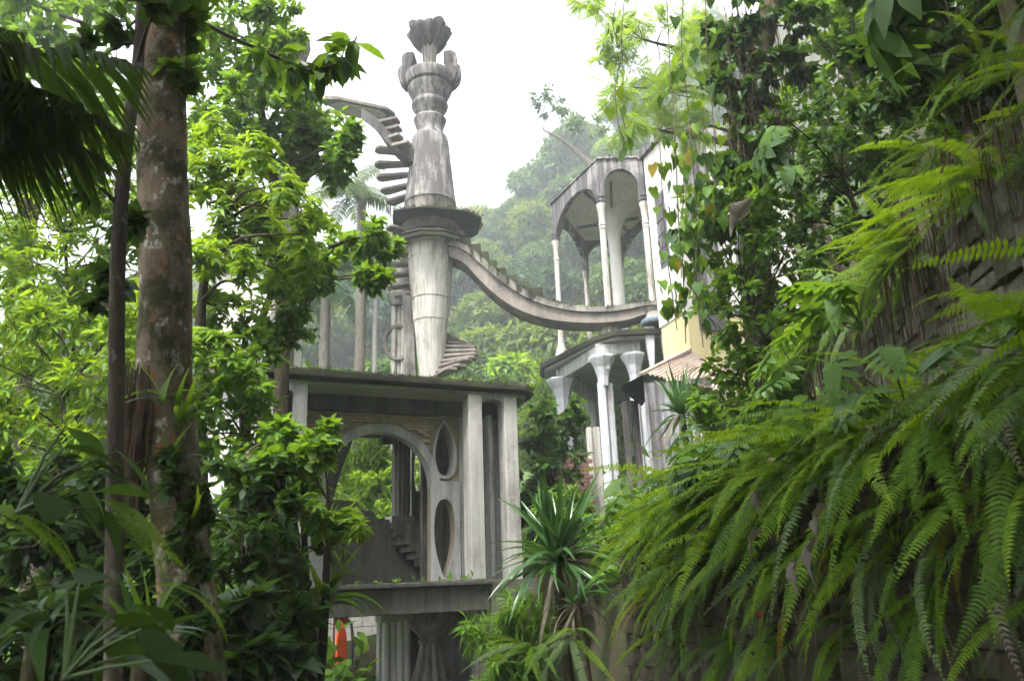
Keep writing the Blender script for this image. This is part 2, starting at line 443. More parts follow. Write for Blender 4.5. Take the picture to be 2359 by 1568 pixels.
# ------------------------------------------------------------------ the gate pavilion in front
GA = math.radians(24.614); GO = V(-3.54, 10.97, 0)
GU = V(math.cos(GA), math.sin(GA), 0); GW = V(-math.sin(GA), math.cos(GA), 0)
gate = empty('gate_house', GO, GA)
tag(gate, 'grey concrete gate house with flat mossy roof, brick arch and egg-shaped openings', 'gate house')
def gbox(name, a, b, mat, parent=gate, bevel=0.012): return MB().box(a, b).build(name, mat, parent, bevel=bevel)
gm = lambda a, b, t: (a, t, b)
def arc(cx, cz, rx, rz, a0, a1, n): return [(cx + rx * math.cos(math.radians(a0 + (a1 - a0) * i / n)), cz + rz * math.sin(math.radians(a0 + (a1 - a0) * i / n))) for i in range(n + 1)]
def egg(cx, z0, z1, hw, wide=0.6, n=28):
    out = []
    for i in range(n):
        a = 2 * math.pi * i / n; s = (1 - math.cos(a)) / 2            # 0 bottom .. 1 top
        z = z0 + (z1 - z0) * s; q_ = s if wide > 0 else 1 - s         # q_: 0 at the pointed end, 1 at the round end
        w = max(0.0, 1 - ((q_ - .6) / .4) ** 2.7) ** .42 if q_ > .6 else math.sin(math.pi / 2 * q_ / .6) ** .85
        out.append((cx + hw * math.copysign(w, math.sin(a) if abs(math.sin(a)) > 1e-9 else 1), z))
    return out
# roof
def roof_loop(inset, tip=0.0):
    pts = [(-.25 + inset, inset), (3.95, inset), (4.2, .06 + inset), (4.38 - inset, .25 + inset * .6), (4.47 - inset, .55), (4.42 - inset, .95), (4.3 - inset, 3.3 - inset), (-.25 + inset, 3.3 - inset)]
    return pts
rl = roof_loop(0); ri = roof_loop(0.05)
r = MB(); n = len(rl); rings = [(0.07, 4.655), (0.0, 4.70), (0.0, 4.77), (0.06, 4.83)]
loops = [[(x, y, z) for x, y in roof_loop(i)] for i, z in rings]
vs = [p for l in loops for p in l]; fs = []
for i in range(3):
    for k in range(n): fs.append((i * n + k, i * n + (k + 1) % n, (i + 1) * n + (k + 1) % n, (i + 1) * n + k))
fs.append(tuple(range(n))); fs.append(tuple(3 * n + k for k in range(n)))
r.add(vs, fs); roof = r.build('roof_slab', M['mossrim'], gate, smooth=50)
s = MB(); lo = [(x, y, 4.60) for x, y in roof_loop(0.13)]; hi = [(x, y, 4.66) for x, y in roof_loop(0.13)]
s.prism(lo, hi); s.build('soffit', M['soffit'], gate)
# left twin column with a slim arched slot
slot = [(0.23, 1.9), (0.36, 1.9)] + arc(0.295, 4.40, 0.065, 0.09, 0, 180, 8)
MB().sheet([(0.07, 0.0), (0.56, 0.0), (0.56, 4.60), (0.07, 4.60)], [slot], gm, 0.12, 0.42).build('column', M['gate'], gate)
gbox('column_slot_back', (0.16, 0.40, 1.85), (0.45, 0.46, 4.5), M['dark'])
# brick and arch wall, set back under the soffit
W0, W1 = 0.75, 1.0
acx, acz, ain = 1.85, 3.18, 0.86
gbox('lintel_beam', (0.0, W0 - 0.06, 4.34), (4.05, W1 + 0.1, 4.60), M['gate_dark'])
tear = egg(2.93, 3.345, 4.25, 0.165, -0.8)
eggh = egg(2.915, 1.715, 2.98, 0.185, 0.5, 40)
# recessed core behind the bricks
core = [(0.42, 1.70), (acx - ain, 1.70), (acx - ain, acz)] + arc(acx, acz, ain, ain, 180, 0, 24)[1:] + [(acx + ain, 1.70), (3.2, 1.70), (3.2, 4.36), (0.42, 4.36)]
MB().sheet(core, [tear, eggh], gm, W0 + 0.03, W1).build('wall_core', M['mortar_gate'], gate)
# concrete ring of the arch with its jamb panel
ring = arc(acx, acz, ain - 0.012, ain - 0.012, 180, 0, 30) + arc(acx, acz, ain + 0.13, ain + 0.13, 0, 180, 30)
MB().sheet(ring, [], gm, W0 - 0.035, W0 + 0.2).build('arch_ring', M['gate'], gate)
panel = [(acx + ain - 0.012, 1.705), (3.18, 1.705), (3.18, 3.26), (acx + ain + 0.128, 3.26), (acx + ain + 0.125, 3.18), (acx + ain - 0.012, 3.18)]
MB().sheet(panel, [egg(2.915, 1.72, 2.975, 0.18, 0.5, 40)], gm, W0 - 0.03, W0 + 0.06).build('jamb_panel', M['gate'], gate)
MB().sheet([(0.42, 1.705), (acx - ain + 0.012, 1.705), (acx - ain + 0.012, 3.18), (0.42, 3.18)], [], gm, W0 - 0.03, W0 + 0.06).build('jamb_panel', M['gate'], gate)
tr_out = [(2.93 + (x - 2.93) * 1.28, 3.8 + (z - 3.8) * 1.09) for x, z in tear]
MB().sheet(tr_out, [[(2.93 + (x - 2.93) * .98, 3.8 + (z - 3.8) * .985) for x, z in tear]], gm, W0 - 0.02, W0 + 0.12).build('opening_frame', M['gate'], gate)
# bricks
def inside_brick(u, z):
    if math.hypot(u - acx, z - acz) < ain + 0.16 and z > acz - 0.02: return False
    if abs(u - acx) < ain + 0.14 and z <= acz: return False
    if ((u - 2.93) / 0.26) ** 2 + ((z - 3.78) / 0.56) ** 2 < 1: return False
    return 3.27 < z < 4.33 and 0.45 < u < 3.17
bl, bh = 0.135, 0.048; bricks = []
z = 3.27; row = 0
while z < 4.32:
    u = 0.45 + (row % 2) * bl / 2
    while u < 3.17:
        if inside_brick(u + bl / 2, z + bh / 2) and inside_brick(u + .02, z + bh / 2) and inside_brick(u + bl - .02, z + bh / 2): bricks.append((u + bl / 2, z + bh / 2))
        u += bl
    z += bh; row += 1
def bm_brick(seed):
    rnd = random.Random(seed); bm = bmesh.new(); bmesh.ops.create_cube(bm, size=1)
    for vv in bm.verts: vv.co.x += rnd.uniform(-.03, .03); vv.co.z += rnd.uniform(-.06, .06); vv.co.y += rnd.uniform(-.05, .05)
    me = bpy.data.meshes.new('brick'); bm.to_mesh(me); bm.free(); me.materials.append(M['brick']); return me
bmesh_list = [bm_brick(i) for i in range(6)]; rnd = random.Random(4)
rnd.shuffle(bricks); restb = MB()
bricks.sort(key=lambda b: -b[0])
for k, (u, z) in enumerate(bricks):
    dep = W0 + 0.03 + rnd.uniform(-.008, .004)
    if k < 300:
        o = link('brick', bmesh_list[k % 6], None, gate); o.location = (u, dep, z); o.scale = (bl - 0.012, 0.07, bh - 0.011)
    else: restb.box((u - bl / 2 + .006, dep - .035, z - bh / 2 + .005), (u + bl / 2 - .006, dep + .03, z + bh / 2 - .005))
if restb.v: tag(restb.build('further_bricks', M['brick'], gate), kind='stuff')
# right pair of tall columns with the recess between them
gbox('column', (3.13, 0.10, 1.705), (3.36, 0.42, 4.60), M['gate_stain'])
gbox('column', (3.765, 0.12, 1.2), (3.995, 0.42, 4.60), M['gate_stain'])
rec = [(3.36, 4.60), (3.36, 4.45)] + arc(3.562, 4.45, 0.2, 0.11, 180, 0, 10)[1:] + [(3.765, 4.60)]
MB().sheet(rec, [], gm, 0.16, 0.4).build('recess_arch', M['gate'], gate)
side_wall = [(3.2, 1.705), (4.0, 1.705), (4.0, 4.36), (3.2, 4.36)]
MB().sheet(side_wall, [egg(3.60, 2.95, 4.15, 0.12, -0.6), egg(3.62, 1.75, 2.75, 0.1, 0.5)], gm, W0 + 0.0, W1).build('side_wall', M['gate'], gate)
gbox('fin', (3.62, 0.5, 1.705), (3.70, 0.76, 4.36), M['gate'])
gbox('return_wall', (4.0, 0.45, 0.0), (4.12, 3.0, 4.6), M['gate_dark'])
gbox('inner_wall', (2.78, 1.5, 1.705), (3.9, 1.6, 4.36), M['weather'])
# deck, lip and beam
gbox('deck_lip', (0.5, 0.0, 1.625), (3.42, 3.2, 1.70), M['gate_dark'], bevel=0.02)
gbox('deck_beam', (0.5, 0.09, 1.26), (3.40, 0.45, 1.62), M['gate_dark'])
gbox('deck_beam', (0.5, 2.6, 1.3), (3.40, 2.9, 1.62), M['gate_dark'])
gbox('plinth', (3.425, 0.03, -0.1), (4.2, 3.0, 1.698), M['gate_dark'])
# rear room: walls, fluted column on its pedestal, curved stair
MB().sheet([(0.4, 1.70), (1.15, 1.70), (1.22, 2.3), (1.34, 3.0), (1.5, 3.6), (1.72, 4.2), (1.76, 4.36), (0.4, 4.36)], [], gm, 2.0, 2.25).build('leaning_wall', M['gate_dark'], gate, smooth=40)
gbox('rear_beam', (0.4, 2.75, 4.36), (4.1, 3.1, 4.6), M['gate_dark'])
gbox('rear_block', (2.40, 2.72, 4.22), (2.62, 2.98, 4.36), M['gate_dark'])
fl = MB(); fl.lathe([(0.15, 2.88), (0.165, 3.0), (0.165, 4.2), (0.19, 4.36)], 48, (2.83, 2.95, 0), 0.07, 12); fl.build('fluted_column', M['weather'], gate, smooth=50)
gbox('pedestal', (2.6, 2.74, 2.70), (3.03, 3.16, 2.885), M['gate'])
gbox('stair_landing', (2.0, 2.62, 1.70), (3.4, 3.3, 2.70), M['gate_dark'])
MB().sheet([(3.06, 2.7), (3.34, 2.7), (3.34, 4.36), (3.06, 4.36)], [egg(3.18, 3.35, 4.25, 0.07, -0.5)], gm, 3.02, 3.1).build('rear_wall', M['pale'], gate)
for k in range(8):                                     # treads of the stair curling up to the left
    z1 = 2.70 - k * 0.122; u0 = 2.30 + k * 0.115
    gbox('tread', (u0 + 0.02 * k, 1.95, z1 - 0.122 if k < 7 else 1.705), (3.18, 2.62, z1 - 0.005 * 0), M['weather'], bevel=0.006)
st = [(1.25, 1.705)] + [(3.05 - 0.05, 1.705), (2.78, 1.80), (2.55, 1.95), (2.40, 2.12), (2.29, 2.35), (2.25, 2.72), (2.02, 2.75), (1.98, 2.86), (1.74, 2.88), (1.70, 3.02), (1.25, 3.05)]
MB().sheet(st, [], gm, 1.62, 1.93).build('stair_parapet', M['gate_dark'], gate, smooth=30)
# below the deck: fluted pier, flaring pedestal column, right post
pf = MB()
for k in range(4):
    pf.lathe([(0.062, -0.1), (0.058, 1.12), (0.075, 1.2)], 12, (1.94 + k * 0.105, 0.62 + 0.02 * (k % 2), 0))
pf.box((1.84, 0.64, -0.1), (2.32, 0.8, 1.14)); pf.box((1.83, 0.5, 1.14), (2.34, 0.85, 1.26)); pf.build('ribbed_pier', M['gate'], gate, smooth=40)
bw = MB(); bw.lathe([(0.36, -0.1), (0.31, 0.2), (0.24, 0.45), (0.185, 0.68), (0.17, 0.78)], 48, (2.8, 1.1, 0), 0.06, 12)
bw.lathe([(0.2, 0.77), (0.21, 0.8), (0.19, 0.84)], 32, (2.8, 1.1, 0)); bw.lathe([(0.17, 0.83), (0.24, 0.92), (0.36, 1.02), (0.45, 1.13), (0.47, 1.26)], 40, (2.8, 1.1, 0))
bw.build('flared_column', M['weather'], gate, smooth=40)
gbox('post', (3.22, 0.2, -0.1), (3.40, 0.5, 1.26), M['gate_dark'])
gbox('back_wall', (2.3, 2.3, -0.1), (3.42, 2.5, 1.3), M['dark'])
gbox('post', (0.62, 0.15, -0.1), (0.9, 0.5, 1.26), M['weather'])

# whitewashed wall of blocks behind the undercroft, orange post in front of it
wl = empty('whitewashed_wall', GO + GU * 1.2 + GW * 4.6, GA); tag(wl, 'white painted block wall behind the passage under the gate deck', 'wall')
MB().box((0.0, 0, -.1), (1.9, 0.2, 1.5)).build('core', M['mortar'], wl)
for i in range(6):
    for j in range(5):
        o = MB().box((i * .31 + (j % 2) * .1 + .005, -.03, j * .3 + .005), (i * .31 + (j % 2) * .1 + .305, .05, j * .3 + .295)).build('block', M['white'], wl, bevel=.006)
gbx = empty('pointed_post', GO + GU * 1.92 + GW * 3.6, GA); tag(gbx, 'bright orange pointed post with a dark red cap under the gate deck', 'post')
sh_ = [(-.085, -.07, -.1), (.085, -.07, -.1), (.085, .07, -.1), (-.085, .07, -.1), (-.085, -.07, .8), (.085, -.07, .8), (.085, .07, .8), (-.085, .07, .8), (-.045, -.04, .98), (.045, -.04, .98), (.045, .04, .98), (-.045, .04, .98), (0, 0, 1.08)]
MB().add(sh_, [(0, 3, 2, 1), (0, 1, 5, 4), (1, 2, 6, 5), (2, 3, 7, 6), (3, 0, 4, 7), (4, 5, 9, 8), (5, 6, 10, 9), (6, 7, 11, 10), (7, 4, 8, 11), (8, 9, 12), (9, 10, 12), (10, 11, 12), (11, 8, 12)]).build('shaft', M['orange'], gbx)
MB().box((-.13, .09, 1.0), (.13, .14, 1.22)).build('cap', M['darkred'], gbx, bevel=.01)
MB().bar((-.12, .09, -.1), (-.12, .09, 1.2), .03, .03, (0, 1, 0)).build('side_strip', M['darkred'], gbx)
arf = empty('iron_arch', GO + GU * 2.16 + GW * 3.75, GA); tag(arf, 'dark slim arched iron frame beside the orange post', 'frame')
MB().tube([(0.0, 0, -.1), (0, 0, .8), (-.03, 0, 1.0), (-.12, 0, 1.12), (-.25, 0, 1.17)], .028, 8).build('bar', M['greypaint'], arf, smooth=40)

# ------------------------------------------------------------------ the tall tower with spiral steps
TX, TY = -2.40, 22.0
tower = empty('spiral_tower', (TX, TY, 0)); tag(tower, 'tall pale concrete tower with spiral steps and a petal-crowned fan top', 'tower')
def tz(y): return float(PY(990, y, TY)[2])
def tr(y, half): return half * pxm((TX, TY, tz(y)))
def prof(lst): return [(tr(y, h), tz(y)) for y, h in lst]
MB().lathe([(0.36, 0.0), (0.36, 3.0)] + prof([(885, 26), (868, 27), (800, 33), (740, 39)]) , 40).build('shaft_foot', M['pale'], tower, smooth=40)
MB().lathe(prof([(742, 40), (690, 44)]), 40).build('shaft_drum', M['pale'], tower, smooth=40)
MB().lathe(prof([(692, 45), (640, 49), (600, 52.5)]), 40).build('shaft_drum', M['pale'], tower, smooth=40)
MB().lathe(prof([(603, 53.2), (580, 54.5), (551, 55.5)]), 40).build('shaft_drum', M['pale'], tower, smooth=40)
zD2 = float(PY(990, 529, 20.8)[2]); zS = float(PY(990, 553, 21.33)[2])
ld_ = MB().lathe([(.6, zS - .02), (.74, zS), (.9, zS + .07), (1.14, zD2 - .07), (1.2, zD2 - .04), (1.15, zD2)], 11).build('lower_disc', M['soffit'], tower)
MB().lathe([(1.17, zD2 - .045), (1.29, zD2 - .01), (1.27, zD2 + .04), (1.1, zD2 + .05)], 11).build('rim', M['mossrim'], ld_)
MB().lathe([(tr(528, 48), zD2)] + prof([(528, 50), (500, 54), (474, 58)]), 32).build('core_drum', M['weather'], tower, smooth=40)
MB().lathe(prof([(474, 60), (457, 57.5), (452, 56.5), (330, 42.5), (321, 40.5)]), 44).build('upper_shaft', M['tower_top'], tower, smooth=35)
for q in ([(322, 37), (318, 34.8), (307, 29.8), (296, 31.5), (286, 35.5), (279, 37.8), (275.5, 35), (274.5, 28)],
          [(276, 27), (271, 28.6), (262, 33), (252, 40), (246, 42.3), (240, 41), (238, 34)],
          [(240, 36), (235, 38.8), (224, 44), (214, 49.5), (207, 50.5), (203, 46)],
          [(205, 45), (200, 53), (190, 56), (182, 56.5), (177, 54), (176, 40)]):
    MB().lathe(prof(q), 40).build('collar', M['tower_top'], tower, smooth=35)
MB().lathe(prof([(180, 17), (172, 15), (150, 14.5), (130, 16.5), (112, 20), (100, 22)]), 12).build('neck', M['weather'], tower)
zt0, zt1 = tz(117), tz(66); R0, R1 = tr(110, 17), tr(80, 50)
for k in range(11):                                  # spoon-like lobes of the fan top
    a = 2 * math.pi * (k + .5) / 11; mb = MB(); n = 7; rows = []
    for i in range(n + 1):
        s_ = i / n; rr = R0 * .6 + (R1 - R0 * .6) * (s_ ** 0.75); zz = zt0 + (zt1 - zt0) * (s_ ** 1.1) * (.8 + .2 * ((k * 5) % 3 == 0))
        hw = (0.1 + 0.19 * s_) * math.sqrt(max(0.0, 1 - max(0, s_ - .78) ** 2 / .05)) + .004
        rows.append((rr, zz, hw))
    vs = []; ca, sa = math.cos(a), math.sin(a)
    for rr, zz, hw in rows:
        for dt, dr, dz in ((-hw, -.05, .06), (0, .06, -.06), (hw, -.05, .06), (0, -.1, .1)):
            vs.append(((rr + dr) * ca - dt * sa, (rr + dr) * sa + dt * ca, zz + dz))
    fs = [(0, 1, 2, 3), tuple(4 * n + j for j in (3, 2, 1, 0))]
    for i in range(n):
        for j in range(4): fs.append((4 * i + j, 4 * i + (j + 1) % 4, 4 * i + 4 + (j + 1) % 4, 4 * i + 4 + j))
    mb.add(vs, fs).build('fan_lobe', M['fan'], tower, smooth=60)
pet = [(1048, 300), (1075, 285), (1105, 278), (1140, 300), (1150, 345), (1142, 375), (1172, 400), (1182, 445), (1165, 500), (1128, 540), (1085, 500), (1020, 455), (1045, 420), (1062, 380), (1068, 340)]
pet = [((900 + a / 2.613) * .7863 - 990, (50 + b / 2.613) * .7863) for a, b in pet]
for k, ad in enumerate((4, 176, 80, 260)):
    a = math.radians(ad); mb = MB(); lo, hi = [], []
    if ad == 260: continue
    for dx, y in pet:
        rr, z = tr(y, dx), tz(y)
        for lst, t_ in ((lo, -.2), (hi, .2)): lst.append((rr * math.cos(a) - t_ * math.sin(a), rr * math.sin(a) + t_ * math.cos(a), z))
    mb.prism(lo, hi); cp_ = mb.build('crown_petal', M['tower_top'], tower, bevel=.045)
    lo2 = []; hi2 = []
    for dx, y in [pet[i] for i in (1, 2, 3, 4, 5, 6, 7, 8, 9)]:
        rr, z = tr(y, dx) - .14, tz(y) - .08
        for lst, t_ in ((lo2, -.31), (hi2, .31)): lst.append((rr * math.cos(a) - t_ * math.sin(a), rr * math.sin(a) + t_ * math.cos(a), z))
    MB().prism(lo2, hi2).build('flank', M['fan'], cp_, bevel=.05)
# leaf-shaped upper disc
zd = float(PY(990, 478, 20.7)[2])
leafpts = [(905, 483), (930, 477.5), (965, 474.5), (1000, 474.5), (1045, 479), (1080, 487), (1110, 499)]
near = [PZ(a, b, zd) for a, b in leafpts]
ring_ = [(p[0] - TX, p[1] - TY) for p in near] + [(1.45, .55), (0.9, 1.2), (0.1, 1.5), (-.8, 1.3), (-1.25, .5)]
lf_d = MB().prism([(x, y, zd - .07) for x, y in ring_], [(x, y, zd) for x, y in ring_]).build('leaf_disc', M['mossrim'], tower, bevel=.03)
MB().lathe([(tr(500, 56), zd - .3), (tr(480, 68), zd - .075), (tr(480, 66), zd - .09)], 20).build('underside', M['step'], lf_d, smooth=40)
pm = PY(998, 491, 21.0)
MB().lathe([(.1, -.02), (.16, -.015), (.17, .02), (.12, .03)], 20, (pm[0] - TX, pm[1] - TY, pm[2]), squash=1.0).build('sky_hole_disc', M['sky_white'], lf_d, smooth=40)  # added white disc, painted for bright sky seen through a hole
# spiral steps
tab_t = [-58, 0, 45, 90, 180, 222, 240, 318, 360, 450, 490, 540, 566]; tab_y = [876, 818, 775, 735, 615, 562, 527, 521, 517, 492, 458, 385, 345]
th = -58.0; k = 0
while th <= 566:
    y = float(np.interp(th, tab_t, tab_y)); z = tz(y); a = math.radians(th)
    rin = tr(y, float(np.interp(y, [330, 470, 475, 551, 870], [42, 58, 50, 54, 27]))) - .06
    L = 1.4 if y > 700 else (1.42 if y > 560 else (1.62 if y > 480 else 1.74))
    vis = not (228 < th < 312)
    if vis:
        mb = MB(); ca, sa = math.cos(a), math.sin(a); w0, w1, hh = .12, .21, (.042 if y > 480 else .05)
        pts = [(rin, -w0), (L - .12, -w1), (L, -w1 * .6), (L, w1 * .6), (L - .12, w1), (rin, w0)]
        j = random.Random(k).uniform(-.03, .03)
        lo = [(r_ * ca - t_ * sa, r_ * sa + t_ * ca, z - hh + j * (r_ / L)) for r_, t_ in pts]; hi = [(p[0], p[1], p[2] + 2 * hh) for p in lo]
        mb.prism(lo, hi).build('spiral_step', M['step'], tower, bevel=.02)
    th += 13.5 if th < 470 else 12.4; k += 1
p0, p1 = PY(938, 556, 22.6), PY(962, 880, 22.6)
MB().bar((p1[0] - TX, p1[1] - TY, 0.5), (p0[0] - TX, p0[1] - TY, p0[2]), .34, .34, (0, 1, 0)).build('rear_pier', M['weather'], tower, bevel=.02)
# upper flight: curved stringer, its treads and the landing
sp = [PY(a, b, Y) for a, b, Y in ((952, 358, 21.7), (928, 345, 21.35), (902, 322, 21.15), (882, 300, 21.1), (866, 282, 21.15), (852, 270, 21.3), (838, 263, 21.4))]
sp = [p - V(TX, TY, 0) for p in smooth_path(sp, 4)]
mb = MB(); vs, fs = [], []
for i, p in enumerate(sp):
    wv = .13; h1, h0 = .14, .36 - .12 * i / len(sp)
    d = sp[min(i + 1, len(sp) - 1)] - sp[max(i - 1, 0)]; nx = V(-d[1], d[0], 0); nx /= max(np.linalg.norm(nx), 1e-6)
    for s_, hh in ((-1, -h0), (1, -h0), (1, h1), (-1, h1)): vs.append(p + nx * s_ * wv + V(0, 0, hh))
for i in range(len(sp) - 1):
    for j in range(4): fs.append((4 * i + j, 4 * i + (j + 1) % 4, 4 * i + 4 + (j + 1) % 4, 4 * i + 4 + j))
fs += [(3, 2, 1, 0), tuple(4 * (len(sp) - 1) + j for j in range(4))]
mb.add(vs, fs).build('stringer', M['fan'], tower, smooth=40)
for xa, xb, y in ((866, 918, 285), (882, 922, 303), (893, 924, 321), (905, 945, 338)):
    a, b = PY(xa, y + 2, 21.2), PY(xb, y, 21.0)
    MB().bar((a[0] - TX, a[1] - TY, a[2]), (b[0] - TX, b[1] - TY, a[2]), .34, .11).build('upper_tread', M['step'], tower, bevel=.02)
zl = float(PY(830, 238, 21.6)[2])
lp = [PZ(a, b, zl) - V(TX, TY, 0) for a, b in ((734, 228), (752, 223), (778, 223), (892, 247), (908, 258), (912, 264), (862, 276), (800, 262))]
ldg = MB().prism([(p[0], p[1], zl - .09) for p in lp], [(p[0], p[1], zl + .03) for p in lp]).build('landing', M['step'], tower, bevel=.03)
c_ = sum(lp) / len(lp); li = [c_ + (p - c_) * .72 for p in lp]
MB().prism([(p[0], p[1], zl - .16) for p in li], [(p[0], p[1], zl - .099) for p in li]).build('soffit', M['soffit'], ldg, bevel=.02)

# ------------------------------------------------------------------ stair bridge swooping to the pavilion
bridge = empty('stair_bridge', PY(1290, 700, 20.8)); tag(bridge, 'swooping concrete stair bridge running from the spiral tower to the hexagonal pavilion', 'bridge')
BO = np.array(bridge.location)
def yn(x): return 21.4 - 1.25 * (x - 1040) / 495
top = [(1030, 551), (1055, 556), (1078, 566), (1110, 591), (1145, 620), (1180, 646), (1215, 669), (1250, 685), (1290, 697), (1330, 703.5), (1380, 705.5), (1430, 702), (1480, 695), (1538, 691)]
bot = [(1035, 590), (1060, 600), (1078, 614), (1106, 645), (1140, 677), (1180, 705), (1220, 723), (1265, 735), (1310, 741), (1360, 743), (1410, 741), (1450, 735), (1490, 722), (1532, 716)]
def dense(l):
    a = np.array(smooth_path([(*p, 0) for p in l], 3)); return [(p[0], p[1]) for p in a]
tp, bp = dense(top), dense(bot)
def extrude(tops, bots, back0, back1, name, mat, smooth=30):
    a = [PY(x, y, yn(x) + back0) - BO for x, y in tops] ; b = [PY(x, y, yn(x) + back0) - BO for x, y in bots]
    n = len(a); vs = []
    for i in range(n):
        vs += [a[i], a[i] + V(0, back1 - back0, 0), b[i] + V(0, back1 - back0, 0), b[i]]
    fs = [(0, 1, 2, 3), tuple(4 * (n - 1) + j for j in (3, 2, 1, 0))]
    for i in range(n - 1):
        for j in range(4): fs.append((4 * i + j, 4 * i + (j + 1) % 4, 4 * i + 4 + (j + 1) % 4, 4 * i + 4 + j))
    return MB().add(vs, fs).build(name, mat, bridge, smooth=smooth)
mid_ = [(x + (u - x) * .33, y + (w - y) * .33) for (x, y), (u, w) in zip(tp, bp)]
extrude(tp, mid_, 0, 1.0, 'deck_edge', M['weather'])
extrude([(x, y - 1) for x, y in mid_], bp, .09, .91, 'bridge_web', M['step'])
for xa, xb, y in ((1050, 1068, 531), (1066, 1084, 547), (1083, 1107, 562), (1105, 1125, 579.5), (1124, 1144, 599), (1143, 1166, 617), (1165, 1190, 634), (1189, 1218, 648), (1217, 1250, 663)):
    yb = float(np.interp((xa + xb) / 2, [p[0] for p in tp], [p[1] for p in tp])) + 8
    a, b, c2 = PY(xa, y, yn(xa)) - BO, PY(xb, y, yn(xb)) - BO, PY(xb, yb, yn(xb)) - BO
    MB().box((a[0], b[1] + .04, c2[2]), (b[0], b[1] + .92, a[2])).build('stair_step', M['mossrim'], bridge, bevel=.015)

# ------------------------------------------------------------------ hexagonal pavilion on its platform
ZR = float(PY(1375, 362, 21)[2])
pA = PY(1375, 362, 21); pF = PZ(1268, 465, ZR); pB = PZ(1475, 360, ZR)
cx_, cy_ = (pA[0] + pB[0]) / 2, pF[1] + .05
HEX = [(pA[0], pA[1]), (pB[0], pA[1]), (2 * cx_ - pF[0], cy_), (pB[0], 2 * cy_ - pA[1]), (pA[0], 2 * cy_ - pA[1]), (pF[0], cy_)]
pav = empty('pavilion', (cx_, cy_, 0)); tag(pav, 'open hexagonal concrete pavilion with stained arches on slim columns above a platform', 'pavilion')
def hexs(s, off=0.0):
    out = []
    for x, y in HEX:
        dx, dy = x - cx_, y - cy_; l = math.hypot(dx, dy); out.append((dx * s + dx / l * off, dy * s + dy / l * off))
    return out
def hexprism(name, s, off, z0, z1, mat, bevel=0.0): return MB().prism([(x, y, z0) for x, y in hexs(s, off)], [(x, y, z1) for x, y in hexs(s, off)]).build(name, mat, pav, bevel=bevel)
hexprism('cornice', 1, .02, ZR - .07, ZR, M['pav'], .01); hexprism('cornice', 1, -.04, ZR - .14, ZR - .071, M['pav'], .01)
hexprism('ceiling', 1, -.3, ZR - .3, ZR - .142, M['white'])
zsp = float(PY(1284, 556, pF[1])[2]); zfl = float(PY(1284, 792, pF[1])[2]); H = hexs(1, -.1)
for i in range(6):
    a, b = np.array(H[i]), np.array(H[(i + 1) % 6]); L = float(np.linalg.norm(b - a)); d = (b - a) / L; nrm = V(d[1], -d[0])
    hw = L / 2 - .12; rise = min(ZR - .42 - zsp, hw * 1.25)
    zs = ZR - .40 - rise if L < 2 else zsp
    rise = ZR - .40 - zs if L < 2 else ZR - .5 - zs
    outer = [(0.0, zsp), (L / 2 - hw, zsp)] + ([(L / 2 - hw, zs)] if zs > zsp + .05 else []) + arc(L / 2, zs, hw, rise, 180, 0, 22)[1:] + ([(L / 2 + hw, zsp)] if zs > zsp + .05 else []) + [(L, zsp), (L, ZR - .142), (0, ZR - .142)]
    mp = lambda s_, z, t_, a=a, d=d, nrm=nrm: (a[0] + d[0] * s_ + nrm[0] * t_, a[1] + d[1] * s_ + nrm[1] * t_, z)
    MB().sheet(outer, [], mp, .06, -.12).build('arch_panel', M['pav'], pav, smooth=20)
for i, (x, y) in enumerate(H):
    r_ = .092 if i in (0, 1) else .082; c0 = (x, y, 0); mb = MB()
    zc = zsp if i in (5, 2, 3, 4) else zsp - .1
    mb.lathe([(.4, zfl - .75), (.2, zfl - .35), (r_ + .02, zfl), (r_, zfl + .4), (r_, zc - .8), (r_ * 1.2, zc - .78), (r_, zc - .7), (r_ * 1.25, zc - .66), (r_, zc - .58), (r_, zc - .4), (r_ * 1.3, zc - .12), (r_ * 1.6, zc - .02), (r_ * 1.6, zc + .02)], 8, c0)
    pc_ = mb.build('column', M['pavcol'], pav, smooth=30)
    for q in range(3):
        MB().lathe([(r_, zc - .06 + q * .13), (r_ * 1.35, zc - .02 + q * .13), (r_ * 1.4, zc + .03 + q * .13), (r_, zc + .06 + q * .13)], 10, c0).build('capital_ring', M['pav'], pc_, smooth=30)
MB().lathe([(.22, zfl - .8), (.2, zfl + 1), (.19, zsp - .6), (.22, zsp), (.34, zsp + .5), (.6, ZR - .6), (.95, ZR - .3)], 24, (0.06, -0.2, 0)).build('trumpet_column', M['white'], pav, smooth=40)
for a, b in (((-1.0, -1.6, ZR - .45), (.9, 1.2, ZR - .75)), ((-1.1, .6, ZR - .7), (1.0, .2, ZR - .6)), ((-.2, -2.2, ZR - .5), (.3, 1.8, ZR - .8))):
    MB().bar(a, b, .07, .09).build('roof_pole', M['wood'], pav)
